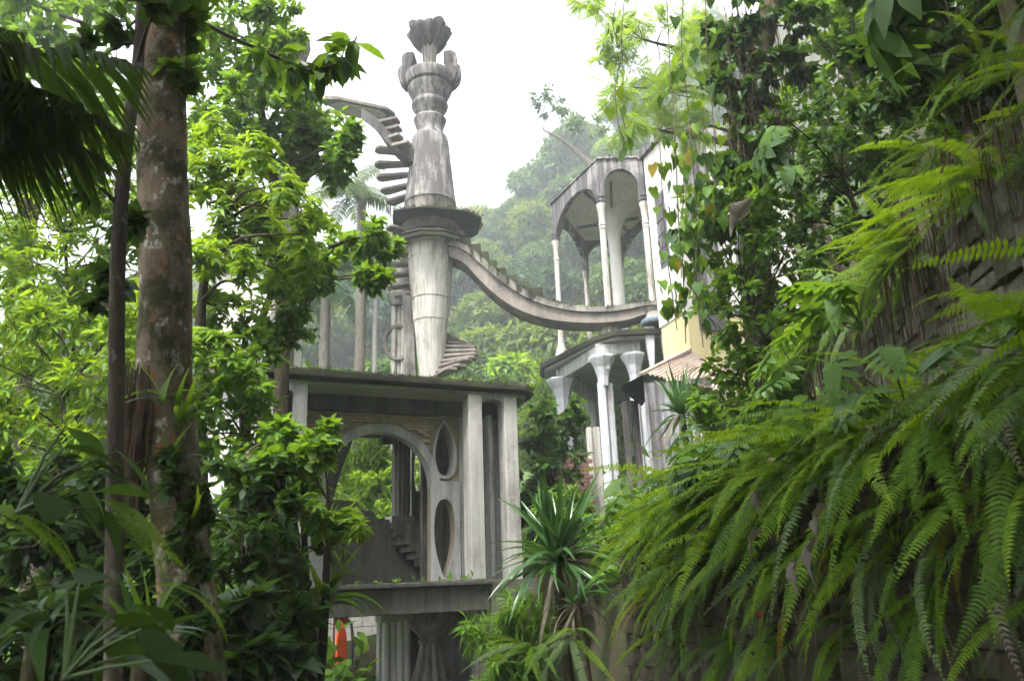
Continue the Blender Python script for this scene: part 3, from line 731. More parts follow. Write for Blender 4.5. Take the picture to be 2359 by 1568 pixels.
# platform, its beams and the columns below
zp = float(PY(1375, 772, 20.6)[2]) 
def rounded(off, it=2):
    p = [np.array(q) for q in hexs(1.0, off)]
    for _ in range(it):
        p = [c for i in range(len(p)) for c in (p[i] * .86 + p[(i + 1) % len(p)] * .14, p[i] * .14 + p[(i + 1) % len(p)] * .86)]
    return p
rp = rounded(.9, 1)
MB().prism([(x, y, zp - .16) for x, y in rp], [(x, y, zp) for x, y in rp]).build('platform', M['mossrim'], pav, bevel=.03)
hexprism('platform_top', 1.0, .35, zp, zp + .12, M['weather'], .02)
rp2 = rounded(.75, 1)
MB().prism([(x, y, zp - .22) for x, y in rp2], [(x, y, zp - .161) for x, y in rp2]).build('platform_soffit', M['soffit'], pav)
PL = hexs(1, -.05)
for i_, a_, b_, Y_ in ((0, 1392, 900, 20.75), (1, 1466, 900, 20.65), (5, 1296, 900, 23.2)):
    q_ = PY(a_, b_, Y_); PL[i_] = (q_[0] - cx_, q_[1] - cy_)
for i in range(6):
    a, b = PL[i], PL[(i + 1) % 6]
    MB().bar((*a, zp - .42), (*b, zp - .42), .22, .36).build('platform_beam', M['gate'], pav, bevel=.01)
for i, (x, y) in enumerate(PL):
    zc = zp - .62; kq = 1.35 if i == 5 else 1.0
    lc_ = None
    capital = MB().lathe([(.14 * kq, zc - .8 * kq), (.16 * kq, zc - .55), (.23 * kq, zc - .28), (.35 * kq, zc - .06), (.37 * kq, zc), (.33 * kq, zc + .05)], 8, (x, y, 0)); sh = MB(); sh.lathe([(.13, 0.0), (.12, zc - .7)], 8, (x - .06, y, 0)); sh.lathe([(.13, 0.0), (.12, zc - .7)], 8, (x + .15, y + .16, 0)); lc_ = sh.build('lower_column', M['whitecol'], pav); capital.build('capital', M['whitecol'], lc_)
    MB().box((x - .16, y - .14, zc + .04), (x + .18, y + .2, zp - .24)).build('column_block', M['gate'], pav)
a, b = np.array(PL[0]), np.array(PL[1]); L = float(np.linalg.norm(b - a))
arch_l = [(0.0, zp - .98), (.17, zp - .98)] + arc(L / 2, zp - .86, L / 2 - .17, .3, 180, 0, 14) + [(L - .17, zp - .98), (L, zp - .98), (L, zp - .3), (0, zp - .3)]
MB().sheet(arch_l, [], lambda s_, z, t_: (a[0] + s_, a[1] + t_, z), -.2, -.115).build('platform_arch', M['gate'], pav)
# bracket carrying the bridge end
br = PY(1512, 745, 20.3) - V(cx_, cy_, 0)
MB().lathe([(.36, br[2] - .06), (.4, br[2] - .02), (.4, br[2] + .06), (.3, br[2] + .1), (.24, br[2] + .3), (.3, br[2] + .42)], 20, (br[0], br[1], 0)).build('bridge_bracket', M['weather'], pav, smooth=40)
MB().lathe([(.405, br[2] - .03), (.425, br[2]), (.425, br[2] + .07), (.405, br[2] + .09)], 20, (br[0], br[1], 0)).build('blue_band', M['blue'], pav, smooth=40)
for dx in (-.22, .2): MB().add(*[[(br[0] + dx + sx * w_, br[1] + sy * .1, z_) for z_, w_ in ((br[2] - 1.3, .05), (br[2] - .7, .1), (br[2] - .1, .14)) for sx, sy in ((-1, -1), (1, -1), (1, 1), (-1, 1))],
    [(i * 4 + j, i * 4 + (j + 1) % 4, i * 4 + 4 + (j + 1) % 4, i * 4 + 4 + j) for i in range(2) for j in range(4)] + [(3, 2, 1, 0), (8, 9, 10, 11)]]).build('bracket_leg', M['whitecol'], pav, bevel=.02)

# ------------------------------------------------------------------ yellow and white building on the right
yn0 = PY(1537, 306, 16.6); zb = float(yn0[2]); yf0 = PZ(1482, 366, zb)
yd = V(yf0[0] - yn0[0], yf0[1] - yn0[1]); YL = float(np.linalg.norm(yd)); yang = math.atan2(yd[1], yd[0])
yel = empty('yellow_house', (yn0[0], yn0[1], 0), yang); tag(yel, 'white and yellow house with sloping parapet seen behind hanging vines', 'house')
zy_ = float(PY(1590, 716, 16.6)[2])
# local x runs back along the left face, local y to the left (outside)
MB().box((0, -3.2, zy_), (YL, 0, zb)).build('upper_wall', M['white'], yel)
MB().box((.03, -3.17, 0), (YL - .03, -.03, zy_)).build('lower_wall', M['yellow'], yel)
MB().box((-.12, -3.3, zb), (YL + .12, .1, zb + .22)).build('parapet', M['pav'], yel, bevel=.02)
MB().box((YL * .35, -.02, zb - 3.2), (YL * .7, .02, zb - 1.3)).build('shutter', M['greypaint'], yel); shut = bpy.context.scene.collection.objects[-1] if False else [o for o in yel.children if o.name.startswith('shutter')][0]
for q in range(5): MB().box((YL * .35 + .03, .022, zb - 3.1 + q * .36), (YL * .7 - .03, .045, zb - 2.82 + q * .36)).build('slat', M['pav'], shut)
MB().box((-.06, -1.0, zb - 5.0), (0.0, -.3, zb)).build('pilaster', M['pav'], yel)
win_ = MB().box((-.06, -2.4, zb - 4.2), (-.001, -1.5, zb - 1.6)).build('window', M['greypaint'], yel)
MB().box((-.1, -2.5, zb - 4.3), (-.001, -1.4, zb - 4.2)).build('sill', M['white'], win_)

# ------------------------------------------------------------------ tin shed, posts and garden walls below the pavilion
shed = empty('tin_shed', (3.4, 14.6, 0)); tag(shed, 'weathered shed of timber and corrugated sheets with a rusty roof', 'shed'); SO = V(3.4, 14.6, 0)
q = [PY(1480, 858, 14.0) - SO, PY(1585, 808, 16.0) - SO, PY(1700, 850, 16.2) - SO, PY(1690, 905, 14.0) - SO]
def corr(name, c00, c10, c11, c01, nw, amp, mat, par):
    c00, c10, c11, c01 = map(np.array, (c00, c10, c11, c01)); nrm = np.cross(c10 - c00, c01 - c00); nrm = nrm / np.linalg.norm(nrm)
    N = nw * 6; vs = []
    for i in range(N + 1):
        s_ = i / N; o = nrm * amp * math.sin(s_ * nw * 2 * math.pi)
        vs += [c00 + (c10 - c00) * s_ + o, c01 + (c11 - c01) * s_ + o, c01 + (c11 - c01) * s_ + o - nrm * .006, c00 + (c10 - c00) * s_ + o - nrm * .006]
    fs = [(4 * i + j, 4 * i + (j + 1) % 4, 4 * i + 4 + (j + 1) % 4, 4 * i + 4 + j) for i in range(N) for j in range(4)]
    return MB().add(vs, fs).build(name, mat, par, smooth=60)
corr('roof_sheet', q[0], q[3], q[2], q[1], 20, .018, M['rustroof'], shed)
MB().bar(PY(1478, 861, 13.97) - SO, PY(1588, 806, 16.0) - SO, .12, .06).build('ridge_cap', M['rustroof'], shed)
z0 = float(PY(1480, 1090, 14)[2]) - .8
a, b = PY(1482, 880, 14.05) - SO, PY(1565, 885, 14.05) - SO
corr('wall_sheet', (a[0], a[1], z0), (b[0] + .6, b[1], z0), (b[0] + .6, b[1], b[2] + .12), (a[0], a[1], a[2] - .02), 9, .02, M['metal'], shed)
a, b = PY(1434, 925, 14.3) - SO, PY(1453, 1100, 14.3) - SO
MB().box((a[0], a[1], z0), (b[0] + .05, a[1] + .2, a[2])).build('corner_post', M['wood'], shed, bevel=.01)
a, b = PY(1452, 922, 14.4) - SO, PY(1485, 1100, 14.4) - SO
for k_ in range(3):
    x0 = a[0] + (b[0] - a[0]) * k_ / 3
    MB().box((x0 + .004, a[1] + .02 * (k_ % 2), z0), (x0 + (b[0] - a[0]) / 3 - .004, a[1] + .08, a[2])).build('plank', M['wood'], shed)
a, b, c2 = PY(1432, 888, 13.9) - SO, PY(1482, 862, 13.9) - SO, PY(1486, 925, 14.3) - SO
MB().prism([a, b, c2], [a + V(.05, .4, 0), b + V(.0, .4, 0), c2 + V(0, .4, 0)]).build('eave_flap', M['tar'], shed)
pp = PY(1365, 985, 15.5); gp = empty('garden_post', (pp[0], pp[1], 0)); tag(gp, 'short plain concrete post beside the bluish twin columns', 'post')
MB().box((-.13, -.1, 1.0), (-.03, .1, pp[2])).box((-.03, -.06, 1.0), (.02, .1, pp[2] - .02)).box((.02, -.1, 1.0), (.13, .1, pp[2])).build('shaft', M['pale'], gp, bevel=.01)
bw_ = PY(1262, 1045, 15.0); bwall = empty('brick_wall', (bw_[0], bw_[1], 1.0)); tag(bwall, 'low red brick garden wall half hidden by shrubs', 'wall')
hb = float(bw_[2]) - 1.0; MB().box((0, .04, -.3), (.78, .2, hb)).build('core', M['mortar'], bwall)
bmr = [m_.copy() for m_ in bmesh_list]
for m_ in bmr: m_.materials.clear(); m_.materials.append(M['brick_red'])
nr = int(hb / .075)
for j in range(nr):
    for i in range(4):
        o = link('brick', bmr[(i + j) % 6], None, bwall); o.location = (.1 + i * .2 + (j % 2) * .08 - .02, .06, .04 + j * .075); o.scale = (.185, .12, .062)

# ------------------------------------------------------------------ slim columns behind the tower and on the left
c1 = PY(862, 860, 24.5); o = empty('slim_column', (c1[0], c1[1], 0)); tag(o, 'thin plain concrete column behind the gate house roof beside the ringed column', 'column')
MB().lathe([(.09, 0), (.085, PY(862, 605, 24.5)[2])], 10).build('shaft', M['pale'], o, smooth=40)
c2 = PY(918, 862, 24.8); rc = empty('ringed_column', (c2[0], c2[1], 0)); tag(rc, 'ribbed concrete column with barrel knot and round ring beside the tower', 'column')
zz = lambda y: float(PY(918, y, 24.8)[2]); k_ = pxm(PY(918, 700, 24.8))
for i in range(3): MB().lathe([(6.5 * k_, 0), (6.2 * k_, zz(600))], 12, ((i - 1) * 11 * k_, (i % 2) * .08, 0)).build('rib', M['pale'], rc, smooth=40)
MB().lathe([(18 * k_, zz(705)), (25 * k_, zz(692)), (27 * k_, zz(680)), (22 * k_, zz(674)), (27 * k_, zz(668)), (28 * k_, zz(655)), (22 * k_, zz(642)), (25 * k_, zz(636)), (20 * k_, zz(622))], 14).build('barrel', M['weather'], rc, smooth=30)
ringp = [(31 * k_ * math.cos(t_), -.05, (zz(790)) + 40 * k_ * math.sin(t_)) for t_ in np.linspace(0, 2 * math.pi, 29)]
MB().tube(ringp, 5.5 * k_, 8).build('ring', M['weather'], rc, smooth=40)
c3 = PY(645, 860, 17.0); lt = empty('leafy_tower', (c3[0], c3[1], 0)); tag(lt, 'grey fluted concrete tower almost hidden among the trees', 'tower')
kz = lambda y: float(PY(645, y, 17.0)[2]); k_ = pxm(PY(645, 500, 17.0))
MB().lathe([(30 * k_, 0), (27 * k_, kz(700)), (22 * k_, kz(420)), (20 * k_, kz(280))], 30, flute=.05, nf=10).build('shaft', M['weather'], lt, smooth=50)
for ya, ra, rb in ((280, 22, 36), (215, 24, 40), (150, 20, 32)):
    MB().lathe([(ra * k_, kz(ya)), (rb * k_, kz(ya - 38)), (rb * .9 * k_, kz(ya - 55)), (ra * .8 * k_, kz(ya - 66))], 24).build('collar', M['weather'], lt, smooth=40)
for i in range(9):
    a_ = 2.2 + i * .55; z_ = kz(560 - i * 30)
    MB().bar((.3 * math.cos(a_), .3 * math.sin(a_), z_), (1.1 * math.cos(a_), 1.1 * math.sin(a_), z_), .32, .1).build('spiral_step', M['step'], lt)
hw_ = PY(540, 780, 20.0); wh = empty('white_house', (hw_[0], hw_[1], 0)); tag(wh, 'white plastered house glimpsed between leaves behind the hidden tower', 'house')
ze, zg = float(PY(560, 620, 20)[2]), float(PY(560, 860, 20)[2])
MB().box((-.6, 0, 0), (1.0, 3, ze)).build('wall', M['white'], wh); MB().box((-.8, -.2, ze), (1.2, 3.2, ze + .18)).build('roof', M['pav'], wh)
MB().box((.25, -.03, zg + .2), (.7, 0.02, zg + 1.3)).build('window', M['greypaint'], wh)
MB().box((-.35, -.9, zg - .2), (1.3, -.001, zg + .05)).build('balcony', M['weather'], wh)

# ================================================================== vegetation
M['lf_bright'] = leafmat('leaf_bright', (0.05, 0.125, 0.008), (0.125, 0.25, 0.014), (0.26, 0.39, 0.025), 0.5)
M['lf_mid'] = leafmat('leaf_mid', (0.028, 0.085, 0.008), (0.08, 0.185, 0.015), (0.17, 0.3, 0.025), 0.48)
M['lf_dark'] = leafmat('leaf_dark', (0.015, 0.04, 0.008), (0.032, 0.08, 0.012), (0.07, 0.14, 0.02), 0.36, rough=0.45, spec=.3)
M['lf_gloss'] = leafmat('leaf_glossy', (0.014, 0.042, 0.008), (0.034, 0.092, 0.013), (0.08, 0.16, 0.02), 0.35, rough=0.45, spec=0.3)
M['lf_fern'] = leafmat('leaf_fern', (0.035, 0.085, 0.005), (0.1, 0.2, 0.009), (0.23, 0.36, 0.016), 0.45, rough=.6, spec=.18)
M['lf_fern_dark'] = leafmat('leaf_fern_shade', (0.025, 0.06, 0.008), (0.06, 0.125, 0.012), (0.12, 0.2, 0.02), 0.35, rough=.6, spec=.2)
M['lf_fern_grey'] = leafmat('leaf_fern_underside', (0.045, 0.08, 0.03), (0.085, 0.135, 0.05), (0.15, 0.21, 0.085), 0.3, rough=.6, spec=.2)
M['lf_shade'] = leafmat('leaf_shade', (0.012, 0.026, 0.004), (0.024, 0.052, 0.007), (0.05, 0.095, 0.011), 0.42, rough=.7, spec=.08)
M['lf_far'] = leafmat('leaf_far', (0.016, 0.048, 0.012), (0.045, 0.105, 0.018), (0.12, 0.2, 0.03), 0.35)
M['lf_far2'] = leafmat('leaf_far_olive', (0.035, 0.07, 0.012), (0.09, 0.15, 0.018), (0.2, 0.27, 0.03), 0.4)
M['lf_far3'] = leafmat('leaf_far_bluish', (0.01, 0.035, 0.014), (0.026, 0.07, 0.026), (0.06, 0.12, 0.035), 0.3)
M['lf_rust'] = leafmat('leaf_rusty', (0.1, 0.1, 0.03), (0.25, 0.17, 0.07), (0.38, 0.24, 0.12), 0.35)
M['lf_yellow'] = leafmat('leaf_yellow', (0.14, 0.14, 0.012), (0.24, 0.2, 0.015), (0.36, 0.24, 0.02), 0.4)
M['lf_sword'] = leafmat('leaf_sword', (0.02, 0.06, 0.014), (0.04, 0.11, 0.025), (0.075, 0.17, 0.04), 0.25, rough=0.3, spec=0.6)
M['lf_dead'] = leafmat('leaf_dead', (0.07, 0.058, 0.04), (0.15, 0.13, 0.09), (0.25, 0.22, 0.16), 0.25)
M['lf_grey'] = leafmat('leaf_withered', (0.06, 0.053, 0.043), (0.12, 0.107, 0.09), (0.2, 0.18, 0.155), 0.2, rough=.8, spec=.1)
M['bark_big'] = bark('bark_lichen', (0.11, 0.085, 0.055), (0.24, 0.19, 0.13), (0.46, 0.44, 0.39), 0.35, (0.04, 0.042, 0.013), (0.33, 0.13, 0.04))
M['bark_thin'] = bark('bark_thin', (0.045, 0.035, 0.026), (0.1, 0.08, 0.06), (0.16, 0.15, 0.12), 0.2)
M['bark_moss'] = bark('bark_moss', (0.06, 0.045, 0.03), (0.13, 0.1, 0.065), (0.2, 0.18, 0.13), 0.3, (0.05, 0.055, 0.014))
M['twig'] = bark('bark_twig', (0.03, 0.024, 0.016), (0.07, 0.055, 0.035))
M['vine'] = bark('vine_stem', (0.07, 0.06, 0.035), (0.13, 0.12, 0.06))
M['barkfar'] = bark('bark_far', (0.1, 0.09, 0.075), (0.2, 0.18, 0.15))

def unit(a): return a / np.maximum(np.linalg.norm(a, axis=-1, keepdims=True), 1e-9)
def T5(w=0.3, pos=0.45, fold=0.25, droop=0.15):
    v = np.array([(0, 0, 0), (-w / 2, pos, fold * w / 2 - droop * pos ** 2), (0, pos, -droop * pos ** 2), (w / 2, pos, fold * w / 2 - droop * pos ** 2), (0, 1, -droop)])
    return v, np.array([(0, 2, 1), (0, 3, 2), (1, 2, 4), (2, 3, 4)])
def T8(w=0.3, a=0.3, b=0.68, wb=0.8, fold=0.25, droop=0.2):
    z = lambda y: -droop * y * y; w2 = w * wb
    v = np.array([(0, 0, 0), (-w / 2, a, fold * w / 2 + z(a)), (0, a, z(a)), (w / 2, a, fold * w / 2 + z(a)), (-w2 / 2, b, fold * w2 / 2 + z(b)), (0, b, z(b)), (w2 / 2, b, fold * w2 / 2 + z(b)), (0, 1, z(1))])
    return v, np.array([(0, 2, 1), (0, 3, 2), (1, 2, 5), (1, 5, 4), (2, 3, 6), (2, 6, 5), (4, 5, 7), (5, 6, 7)])
def strip(outline, mid, droop=0.2, fold=0.2, wave=0.0, seed=0):
    """leaf from rows (y, halfwidth): used for large leaves"""
    rng = np.random.default_rng(seed); vs, fs = [], []
    for y, w in outline:
        z = -droop * y * y
        vs += [(-w, y, z + fold * w + rng.normal(0, wave)), (0, y, z), (w, y, z + fold * w + rng.normal(0, wave))]
    for i in range(len(outline) - 1):
        a = 3 * i
        for q in ((a, a + 1, a + 4, a + 3), (a + 1, a + 2, a + 5, a + 4)): fs += [(q[0], q[1], q[2]), (q[0], q[2], q[3])]
    return np.array(vs, float), np.array(fs)
def place(tm, pos, d, nrm, sc, wsc=1.0):
    v, f = tm; d = unit(d); x = unit(np.cross(d, nrm)); z = np.cross(x, d); n = len(pos)
    sc = np.broadcast_to(np.asarray(sc, float), (n,))[:, None, None]
    out = pos[:, None, :] + sc * (v[None, :, 0:1] * wsc * x[:, None, :] + v[None, :, 1:2] * d[:, None, :] + v[None, :, 2:3] * z[:, None, :])
    ff = f[None] + (np.arange(n) * len(v))[:, None, None]
    return out.reshape(-1, 3), ff.reshape(-1, f.shape[1]), len(v)
class Leaves:
    def __init__(s, seed): s.v = []; s.f = []; s.t = []; s.n = 0; s.rng = np.random.default_rng(seed)
    def add(s, tm, pos, d, nrm, sc, tint=None, wsc=1.0):
        pos = np.asarray(pos, float)
        if len(pos) == 0: return
        v, f, k = place(tm, pos, np.asarray(d, float), np.asarray(nrm, float), sc, wsc)
        if tint is None: tint = s.rng.beta(2.2, 2.4, len(pos))
        s.v.append(v); s.f.append(f + s.n); s.t.append(np.repeat(np.broadcast_to(tint, (len(pos),)), k)); s.n += len(v)
    def mesh(s, name): return np_mesh(name, np.concatenate(s.v), [np.concatenate(s.f)], np.concatenate(s.t))

LANCE = T8(0.26, 0.3, 0.65, 0.85, 0.3, 0.25); OVAL = T8(0.46, 0.3, 0.66, 0.9, 0.25, 0.18); BROAD = T8(0.62, 0.25, 0.62, 0.85, 0.2, 0.2)
HEART = (np.array([(0, 0.0, 0), (-.3, -.14, .06), (-.44, .16, .09), (-.3, .5, .02), (0, .25, 0), (0, 1, -.22), (.3, .5, .02), (.44, .16, .09), (.3, -.14, .06)]), np.array([(0, 2, 1), (0, 4, 2), (2, 4, 3), (3, 4, 5), (4, 6, 5), (4, 7, 6), (0, 7, 4), (0, 8, 7)]))
FAR = T5(0.5, 0.42, 0.3, 0.25); NARROW = T5(0.17, 0.4, 0.3, 0.3)
def pinnate(nn=9, pl=0.3, w=0.085):
    vs, fs = [], []
    for i in range(nn):
        y = 0.12 + 0.86 * i / (nn - 1); L = pl * math.sin(math.pi * (0.18 + 0.72 * i / (nn - 1))); z = -0.25 * y * y
        for s in (-1, 1):
            b = len(vs); vs += [(0, y, z), (s * L * .5, y + L * .1 + w / 2, z + .01), (s * L, y + L * .35, z - .03), (s * L * .5, y + L * .1 - w / 2, z + .01)]
            fs += [(b, b + 1, b + 2), (b, b + 2, b + 3)]
    b = len(vs); vs += [(-.006, 0, 0), (.006, 0, 0), (0, 1, -.25)]; fs.append((b, b + 1, b + 2))
    return np.array(vs, float), np.array(fs)
PINN = pinnate()

def cluster(L, wood, c, R, kind, size, n_tw, per, rng, out=None, droop=0.3, tintb=0.0):
    """a leafy spray: twigs radiating from c, leaves along them or in whorls at their ends"""
    c = np.asarray(c, float); P, D, N, S = [], [], [], []
    for k in range(n_tw):
        t = rng.normal(size=3); t[2] = t[2] * .7 + .15
        if out is not None: t = t + np.asarray(out) * .8
        t /= np.linalg.norm(t); l = R * rng.uniform(.55, 1.15)
        e = c + t * l - V(0, 0, .12 * l)
        if wood is not None: wood.tube([c, c + t * l * .55, e], [R * .022 + .002, R * .014 + .0015, .0015], 3)
        side = unit(np.cross(t, rng.normal(size=3)))
        if kind == 'whorl':
            m = per; a0 = rng.uniform(0, 6.28); up = unit(t * .6 + V(0, 0, .8)); s1 = unit(np.cross(up, V(.3, 1, .2))); s2 = np.cross(up, s1)
            for rr in (1.0, .7):
                base = c + (e - c) * rr
                for j in range(m if rr == 1.0 else m // 2):
                    a = a0 + j * 6.283 / m + rng.normal(0, .25); d = s1 * math.cos(a) + s2 * math.sin(a) + up * rng.uniform(-.1, .45) - V(0, 0, droop * rng.uniform(.3, 1.2))
                    P.append(base); D.append(d); N.append(up + rng.normal(0, .25, 3)); S.append(size * rng.uniform(.6, 1.15))
        else:
            for j in range(per):
                s = .2 + .8 * (j + rng.uniform(0, .6)) / per; sg = 1 if j % 2 else -1
                d = t * .55 + side * sg * .9 + rng.normal(0, .3, 3) - V(0, 0, droop)
                P.append(c + (e - c) * s); D.append(d); N.append(V(0, 0, 1) + rng.normal(0, .45, 3)); S.append(size * rng.uniform(.55, 1.15))
            P.append(e); D.append(t - V(0, 0, droop)); N.append(V(0, 0, 1) + rng.normal(0, .3, 3)); S.append(size)
    tint = np.clip(rng.beta(2.2, 2.4, len(P)) + tintb + rng.normal(0, .06), 0, .99)
    return P, D, N, S, tint

def tree(name, label, trunk, radii, blobs, tm, kind, size, dens, mat, wmat, seed, cat='tree', group=None, n_tw=None, per=6, droop=0.3, sides=9, limbs=True, rough=.06, crown_name='crown', extra=None, lump=0.0):
    """trunk: points; blobs: (centre, radius)"""
    rng = np.random.default_rng(seed); rr = random.Random(seed)
    base = np.asarray(trunk[0], float); root = empty(name, base); tag(root, label, cat, group)
    tp_ = smooth_path(trunk, 9 if lump else 5); ti = np.linspace(0, 1, len(tp_)); rad = np.interp(ti, np.linspace(0, 1, len(radii)), radii)
    wood = MB(); wood.tube([p - base for p in tp_], list(rad), sides, rough, rr, lump)
    L = Leaves(seed)
    tq = np.array(tp_)
    for c, R in blobs:
        c = np.asarray(c, float)
        if limbs:
            dd = np.linalg.norm(tq - c, axis=1) + np.maximum(0, tq[:, 2] - c[2]) * 1.5 + (np.arange(len(tq)) < len(tq) * .3) * .3
            i = int(np.argmin(dd)); p0 = tq[i]; mid = (p0 + c) / 2 + rng.normal(0, .06, 3) * np.linalg.norm(c - p0) + V(0, 0, .08 * np.linalg.norm(c - p0))
            r0 = min(rad[i] * .6, .012 + .02 * np.linalg.norm(c - p0))
            wood.tube([p - base for p in smooth_path([p0, mid, c], 3)], list(np.linspace(r0, .006, 7)), 5)
        nsub = max(1, int(round(dens)))
        for k in range(nsub):
            o = rng.normal(size=3); o /= np.linalg.norm(o); cc = c + o * R * rng.uniform(.25, 1.0)
            if limbs: wood.tube([c - base, (c + cc) / 2 - base + rng.normal(0, .02, 3), cc - base], [.006, .005, .004], 3)
            P, D, N, S, t = cluster(L, None, cc, R * .62, kind, size, n_tw or 6, per, rng, o, droop, rng.normal(0, .07))
            L.add(tm, np.array(P) - base, np.array(D), np.array(N), np.array(S), t)
    wood.build('trunk', wmat, root, smooth=60)
    cr = link(crown_name, L.mesh(crown_name), mat, root)
    return root

def BL(lst, Y, dY=.5, seed=0):
    r = random.Random(seed); out = []
    for x, y, rp in lst:
        p = PY(x, y, Y + r.uniform(-dY, dY)); out.append((p, rp * pxm(p)))
    return out

# ------------------------------------------------------------------ hillside trees (misty, far)
def far_proto(seed, n, lobes, size, tm, mat, flat=.8, trunk_h=3.0):
    rng = np.random.default_rng(seed); L = Leaves(seed); lob = []
    for k in range(lobes):
        a = rng.uniform(0, 6.28); q = rng.uniform(0, .75); lob.append((V(math.cos(a) * q, math.sin(a) * q, rng.uniform(-.45, .55) * flat), rng.uniform(.32, .6)))
    for c, R in lob:
        k = int(n * R * R / sum(r_ * r_ for _, r_ in lob)); o = unit(rng.normal(size=(k, 3))); o[:, 2] = np.where(o[:, 2] < -.4, -o[:, 2], o[:, 2])
        pos = c + o * (R * rng.uniform(.7, 1.08, (k, 1))) * V(1, 1, .85)
        d = unit(o * .6 + rng.normal(0, .6, (k, 3)) - V(0, 0, .45)); nr = o + V(0, 0, .6) + rng.normal(0, .35, (k, 3))
        L.add(tm, pos, d, nr, size * rng.uniform(.6, 1.3, k), np.clip(rng.beta(2, 2.6, k) + rng.normal(0, .12), 0, .98))
    me = L.mesh('crown'); me.materials.append(mat)
    wood = MB(); wood.tube([(0, 0, -trunk_h), (.04, .02, -1), (0, 0, .2)], [.075, .055, .02], 6)
    for c, R in lob: wood.tube([(0, 0, -.8), tuple(c * .6 + V(0, 0, -.15)), tuple(c)], [.035, .022, .01], 4)
    wm = wood.build('trunk', M['barkfar'], None, smooth=60); wme = wm.data; bpy.data.objects.remove(wm)
    return me, wme
far_mats = ['lf_far', 'lf_far', 'lf_far2', 'lf_far2', 'lf_far3', 'lf_bright', 'lf_rust']
protos = [far_proto(100 + i, 3800, 9 + i % 4, .17 + .03 * (i % 3), FAR if i % 2 else LANCE, M[mt]) for i, mt in enumerate(far_mats)]
def put_far(x, y, z, s, pi, rz, label, group, name='hillside_tree', sz=1.0):
    root = empty(name, (x, y, z), rz); tag(root, label, 'tree', group)
    for nm, me in (('crown', protos[pi][0]), ('trunk', protos[pi][1])):
        o = link(nm, me, None, root); o.scale = (s, s, s * sz); o.location = (0, 0, s * 1.35)
    return root
rng = np.random.default_rng(77)
pts_ = []
def free(x, y, d):
    for a, b, c in pts_:
        if (a - x) ** 2 + (b - y) ** 2 < (d + c) ** 2 * .36: return False
    return True
cnt = 0; tries = 0
while cnt < 285 and tries < 20000:
    tries += 1
    y = 27 + 68 * rng.uniform() ** .9; hw = y * .40
    x = rng.uniform(-.62 * y, .34 * y)
    s = rng.uniform(1.6, 3.4) * (0.75 + y / 160)
    if y < 31 and -5 < x < 8: continue
    if not free(x, y, s): continue
    pts_.append((x, y, s)); cnt += 1
    pi = int(rng.choice(7, p=[.25, .22, .17, .12, .16, .07, .01]))
    look = ('dense green', 'fine-leaved green', 'olive-green', 'pale olive', 'dark bluish-green', 'light yellow-green', 'rusty brown')[pi]
    size = 'small' if s < 2.3 else 'medium' if s < 3.2 else 'large'
    q_ = x / y; side = 'left of the hidden tower' if q_ < -.3 else 'left of the spiral tower' if q_ < -.14 else 'between spiral tower and pavilion' if q_ < .06 else 'behind the pavilion' if q_ < .2 else 'beyond the vines'
    zone = 'at the foot of the hillside' if y < 40 else 'midway up the hillside' if y < 62 else 'near the misty ridge'
    put_far(x, y, float(hill(x, y)) - .6 + (.4 * s if y > 50 else 0), s, pi, rng.uniform(0, 6.28), f'{size} {look} tree {zone}, {side}', 'trees on the misty hillside', sz=rng.uniform(.85, 1.25))

# undergrowth on the slopes
def undergrowth(name, boxes, n, size, tm, mat, seed, zoff=.1, hmax=.8):
    rng = np.random.default_rng(seed); L = Leaves(seed)
    for (x0, x1, y0, y1), k in zip(boxes, n):
        x = rng.uniform(x0, x1, k); y = rng.uniform(y0, y1, k); z = hill(x, y) + zoff + hmax * rng.beta(1.3, 2.2, k) * (1 + .6 * np.sin(x * 1.9) * np.sin(y * 1.3))
        d = unit(rng.normal(size=(k, 3)) + V(0, 0, .25)); L.add(tm, np.stack([x, y, z], 1), d, V(0, 0, 1) + rng.normal(0, .5, (k, 3)), size * rng.uniform(.5, 1.3, k), np.clip(rng.beta(2, 2.6, k) + .12 * np.sin(x * .9 + 2) * np.cos(y * .7), 0, .98))
    o = link(name, L.mesh(name), mat); tag(o, kind='stuff'); return o
undergrowth('undergrowth', [(-22, 9, 17, 30), (-40, 30, 30, 60), (-60, 60, 60, 110)], [16000, 14000, 9000], .55, FAR, M['lf_far'], 8, hmax=1.6)
undergrowth('undergrowth', [(-14, -2.2, 5, 13), (-14, -5, 13, 19), (1.2, 5, 11.8, 18)], [11000, 6000, 5500], .24, OVAL, M['lf_mid'], 9, zoff=.02, hmax=.9)

